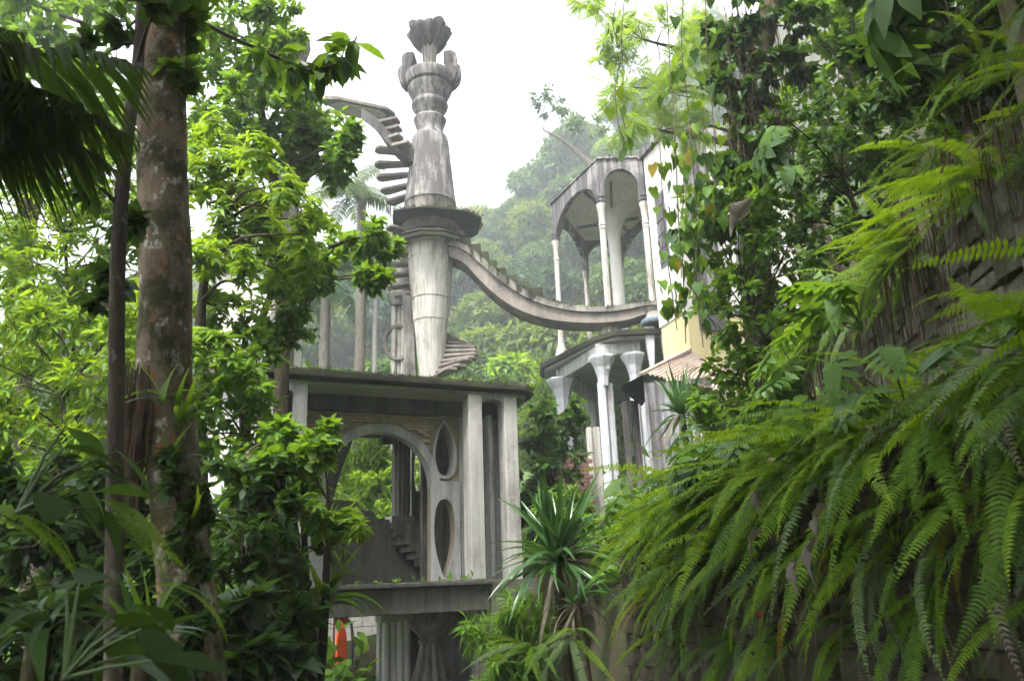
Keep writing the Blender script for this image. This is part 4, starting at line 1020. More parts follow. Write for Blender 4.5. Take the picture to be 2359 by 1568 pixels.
# ------------------------------------------------------------------ ferns, straps, big leaves: shared leaf meshes
def arc_curve(e0, e1, n, side=0.0):
    p = V(0, 0, 0); out = [p.copy()]; tang = []
    for i in range(n):
        t = i / (n - 1); e = math.radians(e0 + (e1 - e0) * t ** .8); a = side * t
        d = V(math.sin(a) * math.cos(e), math.cos(a) * math.cos(e), math.sin(e)); tang.append(d); p = p + d / n; out.append(p.copy())
    tang.append(tang[-1]); return np.array(out), np.array(tang)
def frond_mesh(name, e0, e1, pl, pw, nn, seed, mat, side=0.0, sag=.25, stalk=.06, tip_tint=.25, vee=0.0):
    rng = np.random.default_rng(seed); c, tg = arc_curve(e0, e1, nn, side); vs, fs, tn = [], [], []
    for i in range(1, nn + 1):
        s = i / nn
        if s < stalk: continue
        prof_ = min(1, (s - stalk) / .16 + .35) * (1 - max(0, (s - .45) / .55) ** 1.6 * .93)
        l = pl * prof_; d = tg[i]; up = unit(np.cross(unit(np.cross(d, V(0, 0, 1)) + 1e-6), d)); sd = unit(np.cross(d, up))
        for sg in (-1, 1):
            if rng.random() < .03: continue
            ll = l * rng.uniform(.85, 1.1); w = pw * (0.6 + .4 * prof_); q = unit(sd * sg + d * .22 + up * (vee + rng.normal(0, .1)))
            a = c[i]; tip = a + q * ll - V(0, 0, sag * ll); md = a + q * ll * .45 - V(0, 0, sag * ll * .15)
            b = len(vs); vs += [a + d * w * .35, md + d * w * .5, tip, md - d * w * .5, a - d * w * .35]
            fs += [(b, b + 1, b + 4), (b + 1, b + 3, b + 4), (b + 1, b + 2, b + 3)]
            t = float(np.clip(.42 + tip_tint * s + rng.normal(0, .1), 0, .97)); tn += [t] * 5
    st = MB(); st.tube([tuple(p) for p in c[::max(1, nn // 10)]], list(np.linspace(pl * .045, pl * .008, len(c[::max(1, nn // 10)]))), 3)
    b = len(vs); vs += [np.array(p) for p in st.v]; tn += [.35] * len(st.v)
    tri = []
    for f in st.f:
        for k in range(1, len(f) - 1): tri.append((f[0] + b, f[k] + b, f[k + 1] + b))
    me = np_mesh(name, np.array(vs), [np.array(fs), np.array(tri)], tn); me.materials.append(mat); return me
def strap_mesh(name, e0, e1, w, seed, mat, side=0.0, n=9, fold=.35, taper=1.0, wavy=.0):
    rng = np.random.default_rng(seed); c, tg = arc_curve(e0, e1, n, side); vs, fs, tn = [], [], []
    for i in range(n + 1):
        s = i / n; hw = w / 2 * (min(1, .45 + s * 2.2)) * (1 - max(0, (s - .35) / .65) ** (1.3 * taper)) + .0008
        d = tg[i]; sd = unit(np.cross(d, V(0, 0, 1)) + 1e-6); up = np.cross(sd, d)
        for sg in (-1, 0, 1): vs.append(c[i] + sd * sg * hw + up * abs(sg) * fold * hw + rng.normal(0, wavy, 3) * hw); tn.append(float(np.clip(.35 + .3 * s + rng.normal(0, .03), 0, .95)))
    for i in range(n):
        a = 3 * i; fs += [(a, a + 1, a + 4, a + 3), (a + 1, a + 2, a + 5, a + 4)]
    me = np_mesh(name, np.array(vs), [np.array(fs)], tn); me.materials.append(mat); return me
def lobed_mesh(name, seed, mat, lobes=6, palm=False, split=.8):
    """philodendron leaf: lobes along the midrib; palm=True: lobes from one point"""
    rng = np.random.default_rng(seed); L = Leaves(seed)
    if palm:
        ang = np.linspace(-2.5, 2.5, lobes); l = 1 - .35 * np.abs(ang) / 2.5
        d = np.stack([np.sin(ang), np.cos(ang), -.25 - .1 * np.abs(ang)], 1); L.add(T8(.28, .35, .7, .95, .2, .25), np.zeros((lobes, 3)), d, np.tile(V(0, 0, 1), (lobes, 1)), l, .5 + rng.normal(0, .1, lobes))
        L.add(T8(1.0, .3, .7, .9, .1, .1), np.array([(0, -.12, 0)]), np.array([(0, 1, -.1)]), np.array([(0, 0, 1.)]), .36, .5)
    else:
        L.add(T8(.32, .25, .6, .8, .2, .22), np.array([(0, 0, 0.)]), np.array([(0, 1, 0.)]), np.array([(0, 0, 1.)]), 1.0, .5)
        for i in range(lobes):
            s = -.02 + .86 * i / lobes; a = 2.15 - 1.55 * i / (lobes - 1); l = .5 * (1 - .45 * (i / (lobes - 1)) ** 1.5) * (0.8 if i == 0 else 1)
            for sg in (-1, 1):
                L.add(T8(.34 if i else .45, .3, .7, .95, .15, .3), np.array([(0, s, -.22 * s * s)]), np.array([(sg * math.sin(a), math.cos(a), -.2 + rng.normal(0, .08))]), np.array([(sg * .15, 0, 1.)]), l, .5 + rng.normal(0, .08))
    me = L.mesh(name); me.materials.append(mat); return me
def leaf_one(name, tm, mat, seed=0, wave=0.0):
    v, f = tm; me = np_mesh(name, v, [f], np.full(len(v), .5)); me.materials.append(mat); return me

FERN = [frond_mesh('frond', e0, e1, .062, .0165, 56, 200 + i, M[mt], sd, sg) for i, (e0, e1, sd, mt, sg) in enumerate((
    (40, -38, .15, 'lf_fern', .25), (22, -48, -.2, 'lf_fern', .3), (8, -52, .1, 'lf_fern', .3), (58, -28, -.1, 'lf_fern', .2), (-5, -60, -.1, 'lf_fern', .35), (28, -40, .3, 'lf_fern', .25),
    (5, -74, .15, 'lf_fern_dark', .35), (30, -50, 0, 'lf_fern_dark', .3), (-12, -80, -.2, 'lf_fern_grey', .35), (14, -58, .25, 'lf_fern_grey', .3)))]
FERN.append(frond_mesh('frond', -10, -84, .05, .014, 44, 261, M['lf_dead'], .1, .6))
FERN_Y = frond_mesh('frond', 10, -86, .06, .016, 50, 260, M['lf_yellow'], .05, .4)
def spray(root, meshes, n, rnd, az0, spread, tilt0, tilt1, l0, l1, name, jitter=.04, roll=.3, weights=None):
    for k in range(n):
        o = link(name, rnd.choices(meshes, weights)[0], None, root)
        o.location = (rnd.uniform(-jitter, jitter), rnd.uniform(-jitter, jitter), rnd.uniform(0, jitter))
        az = az0 + rnd.uniform(-spread, spread); s = rnd.uniform(l0, l1)
        o.rotation_euler = Matrix.Rotation(-az, 3, 'Z').to_4x4().to_3x3().to_euler()
        o.rotation_euler = (Matrix.Rotation(-az, 3, 'Z') @ Matrix.Rotation(math.radians(rnd.uniform(tilt0, tilt1)), 3, 'X') @ Matrix.Rotation(rnd.uniform(-roll, roll), 3, 'Y')).to_euler()
        o.scale = (s, s, s)
    return root
def fern(p, n, az, spread, l0, l1, seed, label, group, tilt=(-10, 25), meshes=None, w=None):
    rnd = random.Random(seed); root = empty('sword_fern', p); tag(root, label, 'fern', group)
    return spray(root, meshes or FERN, n, rnd, az, spread, tilt[0], tilt[1], l0 * .8, l1, 'frond', .06, .7, w)
# azimuth: 0 = +Y (away), clockwise;  -90 deg = towards the path (-X)
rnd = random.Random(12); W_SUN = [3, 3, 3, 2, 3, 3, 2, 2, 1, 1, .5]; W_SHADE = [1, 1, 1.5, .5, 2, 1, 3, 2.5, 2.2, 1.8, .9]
k = 0
def ordn(i): return ('first', 'second', 'third', 'fourth', 'fifth', 'sixth', 'seventh', 'eighth', 'ninth', 'tenth')[i] if i < 10 else f'{i + 1}th'
WL = lambda y: 3.4 - .32 * y
def zone_of(y): return 'in the foreground' if y < 3.7 else 'in its nearer half' if y < 5.2 else 'in its farther half' if y < 7 else 'at the end towards the gate house'
for row, (off, zo, ys) in enumerate(((-.02, 2.34, np.arange(2.2, 7.2, .22)), (-.06, 1.95, np.arange(2.6, 6.8, .3)), (-.07, 1.5, np.arange(2.8, 6.4, .6)), (.3, 2.5, np.arange(2.3, 7.0, .34)))):
    for iy_, y in enumerate(ys):
        yy = y + rnd.uniform(-.1, .1); x = WL(yy) + off + rnd.uniform(-.06, .08); z = zo + .2 - .6 * (yy - 2) / 5.6 + rnd.uniform(-.05, .08)
        lab = ('sword fern hanging over the lower stone wall, ', 'shaded fern on the lower wall face, ', 'dim low fern near the wall foot, ', 'arching fern just behind the lower wall, ')[row] + ordn(iy_) + ' from the right edge'
        grp = ('ferns over the lower wall', 'ferns on the face of the lower wall', 'low ferns on the wall face', 'ferns behind the lower wall')[row]
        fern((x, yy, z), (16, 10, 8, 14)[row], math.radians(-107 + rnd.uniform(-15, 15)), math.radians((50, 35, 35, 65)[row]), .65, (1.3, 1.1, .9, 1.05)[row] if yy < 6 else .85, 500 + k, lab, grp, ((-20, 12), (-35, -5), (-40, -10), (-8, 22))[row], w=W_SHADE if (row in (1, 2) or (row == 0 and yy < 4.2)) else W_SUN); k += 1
for i in range(30):
    yy = rnd.uniform(2.8, 7.2); x0_, x1_ = WL(min(yy, 7.6)) + .5, 2.25 + .1 * yy
    if x1_ - x0_ < .1: continue
    x = rnd.uniform(x0_, x1_); z = float(hill(x, yy)) + .15
    fern((x, yy, z), 14, math.radians(-112 + rnd.uniform(-35, 35)), math.radians(75), .55, .95, 560 + k, 'sword fern in the bed between the walls, ' + zone_of(yy - 1), 'ferns on the terrace', (-5, 25), w=W_SUN); k += 1
def ordn(i): return ('first', 'second', 'third', 'fourth', 'fifth', 'sixth', 'seventh', 'eighth', 'ninth', 'tenth')[i] if i < 10 else f'{i + 1}th'
for y in np.arange(4.1, 8.6, .27):
    yy = y + rnd.uniform(-.1, .1); fern((2.5 + .1 * yy + rnd.uniform(-.1, .15), yy, 3.82 + rnd.uniform(-.05, .1)), 11, math.radians(-105 + rnd.uniform(-20, 20)), math.radians(45), .6, 1.0, 600 + k, f'sword fern trailing over the upper stone wall, {ordn(int(round((y - 4.1) / .27)))} from its near end', 'ferns on top of the upper wall', (-20, 10), w=W_SUN); k += 1
for ib_, (y, z) in enumerate(((3.0, 4.8), (3.2, 4.95), (3.5, 4.7), (3.7, 4.6), (4.0, 5.0), (4.3, 4.7), (4.8, 5.0), (5.2, 5.2), (5.5, 5.1), (4.4, 5.4), (3.6, 5.3))):
    fern((2.75 + .1 * y, y, z - .55), 9, math.radians(-100), math.radians(50), .5, .8, 640 + k, ('dark' if z < 4.9 else 'higher dark') + f' sword fern on the bank above the upper wall, {ordn(ib_)} from the near end', 'ferns on the upper bank', (-20, 10), w=W_SHADE); k += 1
for px, py, Y in ((1985, 1320, 4.3), (1480, 1500, 6.9), (1730, 1440, 4.9), (2150, 1250, 3.6)):
    p = PY(px, py - 120, Y); p[0] = WL(p[1]) - .05; root = empty('yellowing_fern', p); tag(root, 'yellowing hanging fern frond among the green ones on the lower wall', 'fern', 'yellowed fern fronds')
    spray(root, [FERN_Y], 2, random.Random(int(px)), math.radians(-95), .25, -25, 0, .6, .8, 'frond')

# roots hanging down the upper wall
rb = MB(); rr_ = random.Random(31)
for i in range(330):
    y = rr_.uniform(3.6, 9.0); x = 2.38 + .1 * y + rr_.uniform(-.16, .05); z = 3.95 + rr_.uniform(-.2, .3); l = rr_.uniform(.35, 1.5) * (1.2 if y > 4.5 else .6)
    dx, dy = rr_.uniform(-.12, .06), rr_.uniform(-.12, .12)
    rb.tube([(x, y, z), (x + dx * .5, y + dy * .3, z - l * .5), (x + dx, y + dy, z - l)], [.0035 * rr_.uniform(.5, 2.2), .0025, .001], 3)
tag(rb.build('hanging_roots', M['root'], None), kind='stuff')

# ------------------------------------------------------------------ plants with counted large leaves
HEARTS = [leaf_one('leaf', HEART, M['lf_gloss']), leaf_one('leaf', HEART, M['lf_mid']), leaf_one('leaf', HEART, M['lf_bright'])]
HEART_Y = leaf_one('leaf', HEART, M['lf_yellow'])
LOBED = [lobed_mesh('leaf', 300 + i, M[mt], 6) for i, mt in enumerate(('lf_gloss', 'lf_mid', 'lf_gloss'))]
PALM9 = [lobed_mesh('leaf', 320, M['lf_dark'], 10, True), lobed_mesh('leaf', 321, M['lf_mid'], 9, True)]
SWORD = [strap_mesh('leaf', e0, e1, .075, 400 + i, M['lf_sword'], sd, 9, .4) for i, (e0, e1, sd) in enumerate(((85, 70, 0), (75, 45, .1), (65, 20, -.1), (55, -5, .1), (40, -25, 0), (70, 58, -.05), (25, -40, .1), (5, -55, -.1)))]
SWORD_D = [strap_mesh('leaf', -20, -85, .07, 420, M['lf_dead'], .1, 9, .3, wavy=.15), strap_mesh('leaf', -45, -88, .06, 421, M['lf_dead'], -.1, 9, .3, wavy=.15)]
STRAP = [strap_mesh('leaf', e0, e1, .1, 430 + i, M[mt], sd, 9, .25, .7, .03) for i, (e0, e1, sd, mt) in enumerate(((80, 20, 0, 'lf_mid'), (65, -30, .2, 'lf_dark'), (50, -55, -.2, 'lf_mid'), (75, 40, .1, 'lf_bright'), (35, -60, .1, 'lf_dark')))]
STRAP_S = [strap_mesh('leaf', e0, e1, .12, 440 + i, M[mt], sd, 9, .25, .7, .03) for i, (e0, e1, sd, mt) in enumerate(((70, 30, 0, 'lf_sword'), (50, -10, .2, 'lf_gloss'), (35, -35, -.2, 'lf_sword'), (80, 55, .1, 'lf_mid'), (20, -50, .1, 'lf_gloss')))]
def rosette(name, label, cat, p, meshes, n, l0, l1, seed, dead=0, az=0, spread=math.pi, tilt=(-12, 12), stem=None, group=None, dl=.9, stem_mat='bark_moss'):
    rnd = random.Random(seed); root = empty(name, p); tag(root, label, cat, group)
    spray(root, meshes, n, rnd, az, spread, tilt[0], tilt[1], l0, l1, 'leaf', .02, .5)
    if dead: spray(root, SWORD_D, dead, rnd, az, math.pi, -10, 10, l0 * dl, l1 * dl, 'dead_leaf', .03, .6)
    if stem: MB().tube([(0, 0, .05), (stem[0] * .4, stem[1] * .4, -stem[2] * .5), (stem[0], stem[1], -stem[2])], [.035, .045, .05], 8, .1, rnd).build('stem', M[stem_mat], root, smooth=60)
    return root
rosette('spiky_plant', 'large spiky green plant with drooping dead leaves before the gate house', 'plant', PY(1285, 1300, 7.9), SWORD, 84, .7, 1.05, 1, 12, tilt=(-10, 14), stem=(.1, .1, 1.6), dl=.9)
rosette('spiky_plant', 'second spiky plant, its fan of leaves in front of the tin shed', 'plant', PY(1572, 960, 9.6), SWORD, 50, .45, .8, 2, 6, tilt=(-10, 20), stem=(.1, .2, 1.5))
rosette('spiky_plant', 'small spiky plant with grey leaves right of the large spiky one', 'plant', PY(1330, 1400, 7.6), SWORD, 26, .4, .62, 3, 10, stem=(.1, .1, 1.0))

def big_leaf_plant(name, label, p, meshes, n, size, petiole, seed, az=-math.pi / 2, spread=1.2, pitch=(-60, 10), group=None):
    rnd = random.Random(seed); root = empty(name, p); tag(root, label, 'plant', group)
    for k in range(n):
        a = az + rnd.uniform(-spread, spread); e = math.radians(rnd.uniform(5, 65)); l = petiole * rnd.uniform(.5, 1.1)
        q = Vector((math.sin(a) * math.cos(e) * l, math.cos(a) * math.cos(e) * l, math.sin(e) * l))
        MB().tube([(0, 0, 0), (q.x * .5, q.y * .5, q.z * .62), q], [.008, .006, .004], 5).build('leaf_stalk', M['stalk'], root)
        o = link('leaf', rnd.choice(meshes), None, root); o.location = q; s = size * rnd.uniform(.7, 1.15)
        o.rotation_euler = (Matrix.Rotation(-a + rnd.uniform(-.4, .4), 3, 'Z') @ Matrix.Rotation(math.radians(rnd.uniform(*pitch)), 3, 'X') @ Matrix.Rotation(rnd.uniform(-.4, .4), 3, 'Y')).to_euler(); o.scale = (s, s, s)
    return root
big_leaf_plant('split_leaf_plant', 'philodendron with deeply cut green leaves reaching out below the upper wall', PY(1990, 760, 5.3), LOBED, 6, .42, .4, 1)
big_leaf_plant('split_leaf_plant', 'philodendron with big cut leaves amid ferns beside the shed', PY(1720, 1120, 7.3), LOBED, 9, .5, .5, 2)
big_leaf_plant('split_leaf_plant', 'dark philodendron low between the twin columns and the ferns', PY(1520, 1240, 8.6), LOBED, 9, .45, .5, 3)
big_leaf_plant('split_leaf_plant', 'philodendron with upright cut leaves under the hanging roots', PY(1850, 900, 6.4), LOBED, 7, .42, .45, 4)
big_leaf_plant('split_leaf_plant', 'philodendron with drooping silvery leaves under the vine-covered trunk', PY(1850, 430, 7.6), LOBED, 8, .5, .5, 5)
big_leaf_plant('palmate_plant', 'dark plant with hand-shaped leaves overhanging from the top of the bank', PY(2130, 60, 4.6), PALM9, 7, .55, .45, 6, pitch=(-85, -25))
big_leaf_plant('palmate_plant', 'plant with hand-shaped drooping leaves in the middle of the bank', PY(1830, 380, 6.6), PALM9, 6, .38, .4, 7, pitch=(-85, -30))
BAN = strap_mesh('leaf', 15, -35, .34, 450, M['lf_mid'], .2, 12, .15, .55, .03); BAN2 = strap_mesh('leaf', 50, -70, .28, 451, M['lf_bright'], -.2, 12, .2, .5, .05)
BANS = strap_mesh('leaf', 30, -45, .3, 452, M['lf_shade'], .2, 12, .15, .6, .03); BANS2 = strap_mesh('leaf', 45, -60, .22, 453, M['lf_dark'], -.2, 12, .2, .7, .04)
OVL = [leaf_one('leaf', strip([(0, .01), (.1, .13), (.25, .21), (.45, .25), (.65, .21), (.85, .11), (1, .005)], 0, .2, .2, .008, i), M[mt]) for i, mt in enumerate(('lf_shade', 'lf_dark', 'lf_dark'))]
def banana(label, p, specs, seed):
    rnd = random.Random(seed); root = empty('banana_plant', p); tag(root, label, 'plant')
    MB().tube([(0, 0, 0), (.02, .02, -.6), (.05, .1, -1.6)], [.05, .07, .09], 8).build('stem', M['vine'], root, smooth=60)
    for me, az, tl, s in specs:
        o = link('leaf', me, None, root); o.rotation_euler = (Matrix.Rotation(-math.radians(az), 3, 'Z') @ Matrix.Rotation(math.radians(tl), 3, 'X')).to_euler(); o.scale = (s, s, s)
banana('banana plant with broad bright leaves arching in at the top edge', PY(2300, -60, 5.0), ((BAN, -95, 5, 1.3), (BAN2, -110, 0, 1.0), (BAN, -60, 20, 1.1), (BAN2, -80, 15, 1.1)), 3)

for i, (y, lab) in enumerate(((3.3, 'philodendron with cut leaves leaning out of the nearest ferns'), (4.2, 'philodendron leaning out of the ferns above the red flower'), (5.0, 'philodendron with big leaves in the middle of the fern bank'), (5.8, 'philodendron poking out of the far part of the fern bank'), (6.6, 'philodendron at the far end of the fern bank by the spiky plants'))):
    big_leaf_plant('split_leaf_plant', lab, (WL(y) + .1, y, 2.6 - .1 * y + .25), LOBED, 5, .36, .55, 60 + i, az=math.radians(-107), spread=.8, pitch=(-65, -15))
# withered leaves caught on the ferns
WITH = strap_mesh('leaf', 5, -50, .42, 470, M['lf_grey'], .3, 10, .5, .5, .2)
for i, (px, py, Y, az, s) in enumerate(((1905, 1160, 3.7, -120, .28), (1880, 1240, 3.6, -130, .26), (1835, 1290, 3.7, -140, .2), (1755, 1220, 4.1, -110, .22), (1745, 1130, 4.4, -150, .2), (1730, 460, 7.4, -60, .5))):
    o = link('withered_leaf', WITH, None); o.location = PY(px, py, Y); o.rotation_euler = (Matrix.Rotation(-math.radians(az), 3, 'Z') @ Matrix.Rotation(math.radians(-35), 3, 'X') @ Matrix.Rotation(.7, 3, 'Y')).to_euler(); o.scale = (s, s, s)
    tag(o, ('largest curled grey withered leaf hanging among the wall ferns', 'grey withered leaf just below the largest one on the ferns', 'lowest grey withered leaf on the wall ferns', 'grey withered leaf on the far side of the fern bank', 'small grey withered leaf highest on the fern bank')[i] if i < 5 else 'large pale withered leaf hanging beside the vine-covered trunk', 'leaf', 'withered leaves on the ferns' if i < 5 else None)
fl_ = link('red_flower', leaf_one('red_flower', BROAD, plain('red_petal', (.7, .02, .03), .5)), None); fl_.location = PY(1752, 1422, 4.7); fl_.scale = (.05, .05, .05); fl_.rotation_euler = (1.2, .3, .5); tag(fl_, 'tiny red flower hanging under the ferns of the lower wall', 'flower')

# ------------------------------------------------------------------ vines hanging in front of the yellow house and the sky
def hanging_vine(label, path, Y, leaves, seed, lsize=.14, r=.006, group='vines hanging from the canopy'):
    rnd = random.Random(seed); pts = [PY(x, y, Y + .06 * math.sin(i * 1.3)) for i, (x, y) in enumerate(path)]; pts = smooth_path(pts, 4); b = pts[-1]
    root = empty('hanging_vine', b); tag(root, label, 'vine', group); MB().tube([p - b for p in pts], r, 5).build('stem', M['vine'], root)
    for k in range(leaves):
        s_ = rnd.random() ** .8; p = pts[int(s_ * (len(pts) - 1))] - b; o = link('leaf', HEART_Y if rnd.random() < .035 else rnd.choice(HEARTS), None, root)
        o.location = tuple(p + V(rnd.uniform(-.12, .12), rnd.uniform(-.1, .1), rnd.uniform(-.04, .06))); a = rnd.uniform(0, 6.28); s = lsize * rnd.uniform(.6, 1.2)
        o.rotation_euler = (Matrix.Rotation(a, 3, 'Z') @ Matrix.Rotation(math.radians(rnd.uniform(-95, -45)), 3, 'X') @ Matrix.Rotation(rnd.uniform(-.5, .5), 3, 'Y')).to_euler(); o.scale = (s, s, s)
    return root
hanging_vine('thin wavy vine with few yellow-green leaves hanging before the pavilion roof', [(1425, -30), (1412, 60), (1432, 110), (1418, 200), (1425, 290), (1438, 330), (1420, 375)], 7.5, 12, 1)
hanging_vine('bare twisted vine hanging beside the leafy one before the pavilion', [(1440, -30), (1432, 90), (1436, 180), (1428, 240), (1442, 300), (1455, 360)], 7.6, 3, 2)
hanging_vine('long straight vine hanging in front of the white parapet', [(1535, -30), (1540, 80), (1545, 190), (1552, 260), (1556, 340), (1562, 480), (1570, 640)], 7.4, 20, 3)
hanging_vine('dark vine with heart leaves hanging over the yellow house corner', [(1575, -30), (1570, 100), (1580, 200), (1592, 330), (1600, 420), (1605, 560), (1595, 700)], 7.6, 42, 4, .15)
hanging_vine('short vine hanging close to the vine-covered trunk', [(1625, -30), (1628, 100), (1640, 240), (1650, 400), (1640, 560)], 7.8, 36, 5, .15)
for i, (x0, y0, x1, y1) in enumerate(((1520, 330, 1560, 760), (1580, 300, 1580, 790), (1600, 420, 1620, 800))):
    hanging_vine(f'{ordn(i)} strand from the pavilion in the leafy vine curtain before the house', [(x0, y0), ((x0 + x1) / 2 - 8, (y0 + y1) / 2), (x1, y1)], 7.9 - .15 * i, 46, 20 + i, .145, group='vine curtain before the house')

# ------------------------------------------------------------------ trees and shrubs of the right bank
tree('vine_covered_tree', 'tree trunk wrapped in heart-leaved vines and hanging roots on the bank', [PY(1790, 1000, 9), PY(1745, 700, 9), PY(1738, 400, 9), PY(1748, 150, 9), PY(1790, -60, 9)], [.2, .19, .17, .16, .15],
     BL([(1700, 30, 55), (1750, 80, 50), (1690, 130, 55), (1760, 170, 50), (1660, 200, 40), (1720, 230, 55), (1680, 290, 55), (1760, 290, 45), (1700, 350, 60), (1650, 380, 40), (1770, 380, 45), (1710, 430, 55), (1660, 460, 45), (1690, 520, 55), (1760, 470, 45), (1820, 60, 50), (1840, 150, 40), (1650, 60, 35)], 8.85, .3, 1),
     HEART, 'alt', .15, 4, M['lf_gloss'], M['bark_moss'], 41, droop=.8, per=5)
hr = MB(); rr_ = random.Random(5)
for i in range(130):
    p = PY(rr_.uniform(1665, 1800), rr_.uniform(-20, 300), 8.75 + rr_.uniform(-.2, .3)); l = rr_.uniform(.5, 1.8)
    hr.tube([p, p + V(rr_.uniform(-.05, .05), 0, -l * .5), p + V(rr_.uniform(-.06, .06), 0, -l)], [.006, .005, .003], 3)
tag(hr.build('aerial_roots', M['root'], None), kind='stuff')
def grid_blobs(x0, x1, y0, y1, step, r, Y, dY, seed, keep=1.0, cut=None):
    rn = random.Random(seed); out = []
    y = y0
    while y < y1:
        x = x0 + rn.uniform(0, step)
        while x < x1:
            if rn.random() < keep and (cut is None or cut(x, y)):
                p = PY(x + rn.uniform(-.3, .3) * step, y + rn.uniform(-.3, .3) * step, Y + rn.uniform(-dY, dY)); out.append((p, r * rn.uniform(.75, 1.25) * pxm(p)))
            x += step
        y += step
    return out
def shrub(name, label, base, blobs, tm, kind, size, dens, mat, seed, **kw):
    top = np.mean([b[0] for b in blobs], axis=0)
    return tree(name, label, [base, base * .5 + top * .5 + V(.05, .05, 0), top], [.05, .04, .02], blobs, tm, kind, size, dens, M[mat], M['twig'], seed, cat=kw.pop('cat', 'shrub'), crown_name='foliage', **kw)
shrub('leafy_shrub', 'dense small-leaved shrub under the vine-covered trunk', V(3.9, 8.6, 2.4), grid_blobs(1620, 1850, 480, 1010, 66, 50, 8.3, .4, 1), OVAL, 'alt', .11, 5, 'lf_mid', 51)
shrub('leafy_shrub', 'shaded small-leaved shrub spreading across the bank above the roots', V(3.8, 7.2, 3.4), grid_blobs(1790, 2080, 230, 620, 70, 50, 7.0, .4, 2, .9, lambda x, y: y < 760 - .45 * (x - 1700)), OVAL, 'alt', .09, 4, 'lf_gloss', 52)
shrub('leafy_shrub', 'dark leafy shrub at the top corner of the bank', V(4.0, 6.0, 4.8), grid_blobs(1960, 2400, -60, 300, 70, 56, 6.4, .5, 3, 1, lambda x, y: y < 260 - .1 * (x - 2000)), BROAD, 'alt', .13, 4, 'lf_dark', 53)
shrub('leafy_shrub', 'large leafy bush high on the bank behind the vine-covered trunk', V(6.0, 10.5, 5), grid_blobs(1790, 2120, -40, 400, 80, 62, 10.2, .5, 31), OVAL, 'alt', .17, 5, 'lf_mid', 151)
shrub('leafy_shrub', 'tall mid-green bush on the bank behind the upper wall ferns', V(5.0, 8.6, 4.6), grid_blobs(2040, 2420, -80, 430, 80, 64, 8.8, .5, 32), OVAL, 'alt', .15, 5, 'lf_mid', 152)
shrub('leafy_shrub', 'bushy shrub with mixed leaves behind the withered leaves and the shed', V(3.2, 9.2, 1.8), grid_blobs(1650, 1850, 960, 1120, 62, 42, 8.6, .4, 4), LANCE, 'alt', .13, 5, 'lf_mid', 54)
shrub('leafy_shrub', 'pale silvery shrub below the large spiky plant', V(.8, 8.0, .1), grid_blobs(1110, 1260, 1310, 1600, 55, 40, 8.3, .25, 5, .9, lambda x, y: x > 1190 - .5 * (y - 1330) or y > 1430), NARROW, 'alt', .16, 9, 'lf_mid', 55)
shrub('leafy_shrub', 'dark shrub between the gate house and the brick garden wall', V(1.3, 13.2, .6), grid_blobs(1205, 1320, 975, 1230, 48, 38, 13.4, .5, 6), BROAD, 'alt', .17, 5, 'lf_dark', 56)
shrub('leafy_shrub', 'light green shrub rising beneath the pavilion platform', V(2.8, 27.5, 3.0), grid_blobs(1215, 1440, 880, 1010, 44, 36, 27.5, .6, 7), LANCE, 'alt', .3, 5, 'lf_bright', 57)
shrub('leafy_shrub', 'low mixed shrub beside the foot of the twin columns', V(2.0, 11.5, .8), grid_blobs(1260, 1480, 1160, 1260, 52, 36, 11.0, .6, 8), LANCE, 'alt', .13, 5, 'lf_mid', 58)
fern(PY(1330, 1470, 7.4), 16, math.radians(-120), 1.6, .5, .8, 990, 'dark fern on the earth under the large spiky plant', None, (-10, 20), w=W_SHADE)
fern(PY(1230, 1500, 7.6), 14, math.radians(-140), 1.6, .5, .8, 991, 'fern at the foot of the large spiky plant beside the gate plinth', None, (-10, 20), w=W_SHADE)
tree('feathery_tree', 'airy bright tree with feathery leaves against the white sky', [V(8.5, 15.5, 4), PY(1780, 350, 15), PY(1640, 150, 14.5), PY(1480, 90, 14)], [.16, .12, .07, .02],
     BL([(1420, 110, 45), (1470, 60, 50), (1540, 60, 50), (1450, 170, 50), (1520, 150, 50), (1580, 120, 50), (1420, 200, 35), (1490, 230, 50), (1560, 220, 45), (1440, 280, 45), (1520, 300, 40), (1590, 300, 40), (1600, 30, 50), (1400, 20, 40), (1380, 150, 25), (1610, 220, 40), (1660, 90, 40), (1350, 5, 30)], 14, .5, 3),
     PINN, 'alt', .36, 3, M['lf_bright'], M['twig'], 61, per=4, n_tw=4, droop=.25)
tf = [PY(1400, 420, 44), PY(1345, 365, 44), PY(1300, 325, 44), PY(1252, 300, 44)]
tree('bare_limbed_tree', 'hazy far tree with bare crooked limbs against the sky left of the vines', tf, [.26, .2, .13, .05],
     BL([(1240, 230, 22), (1265, 222, 22), (1300, 262, 26), (1330, 270, 30), (1365, 290, 30), (1340, 310, 26), (1385, 330, 30), (1400, 370, 30), (1290, 245, 18), (1250, 255, 16)], 44, 1, 4), FAR, 'alt', .34, 2, M['lf_far'], M['barkfar'], 62)

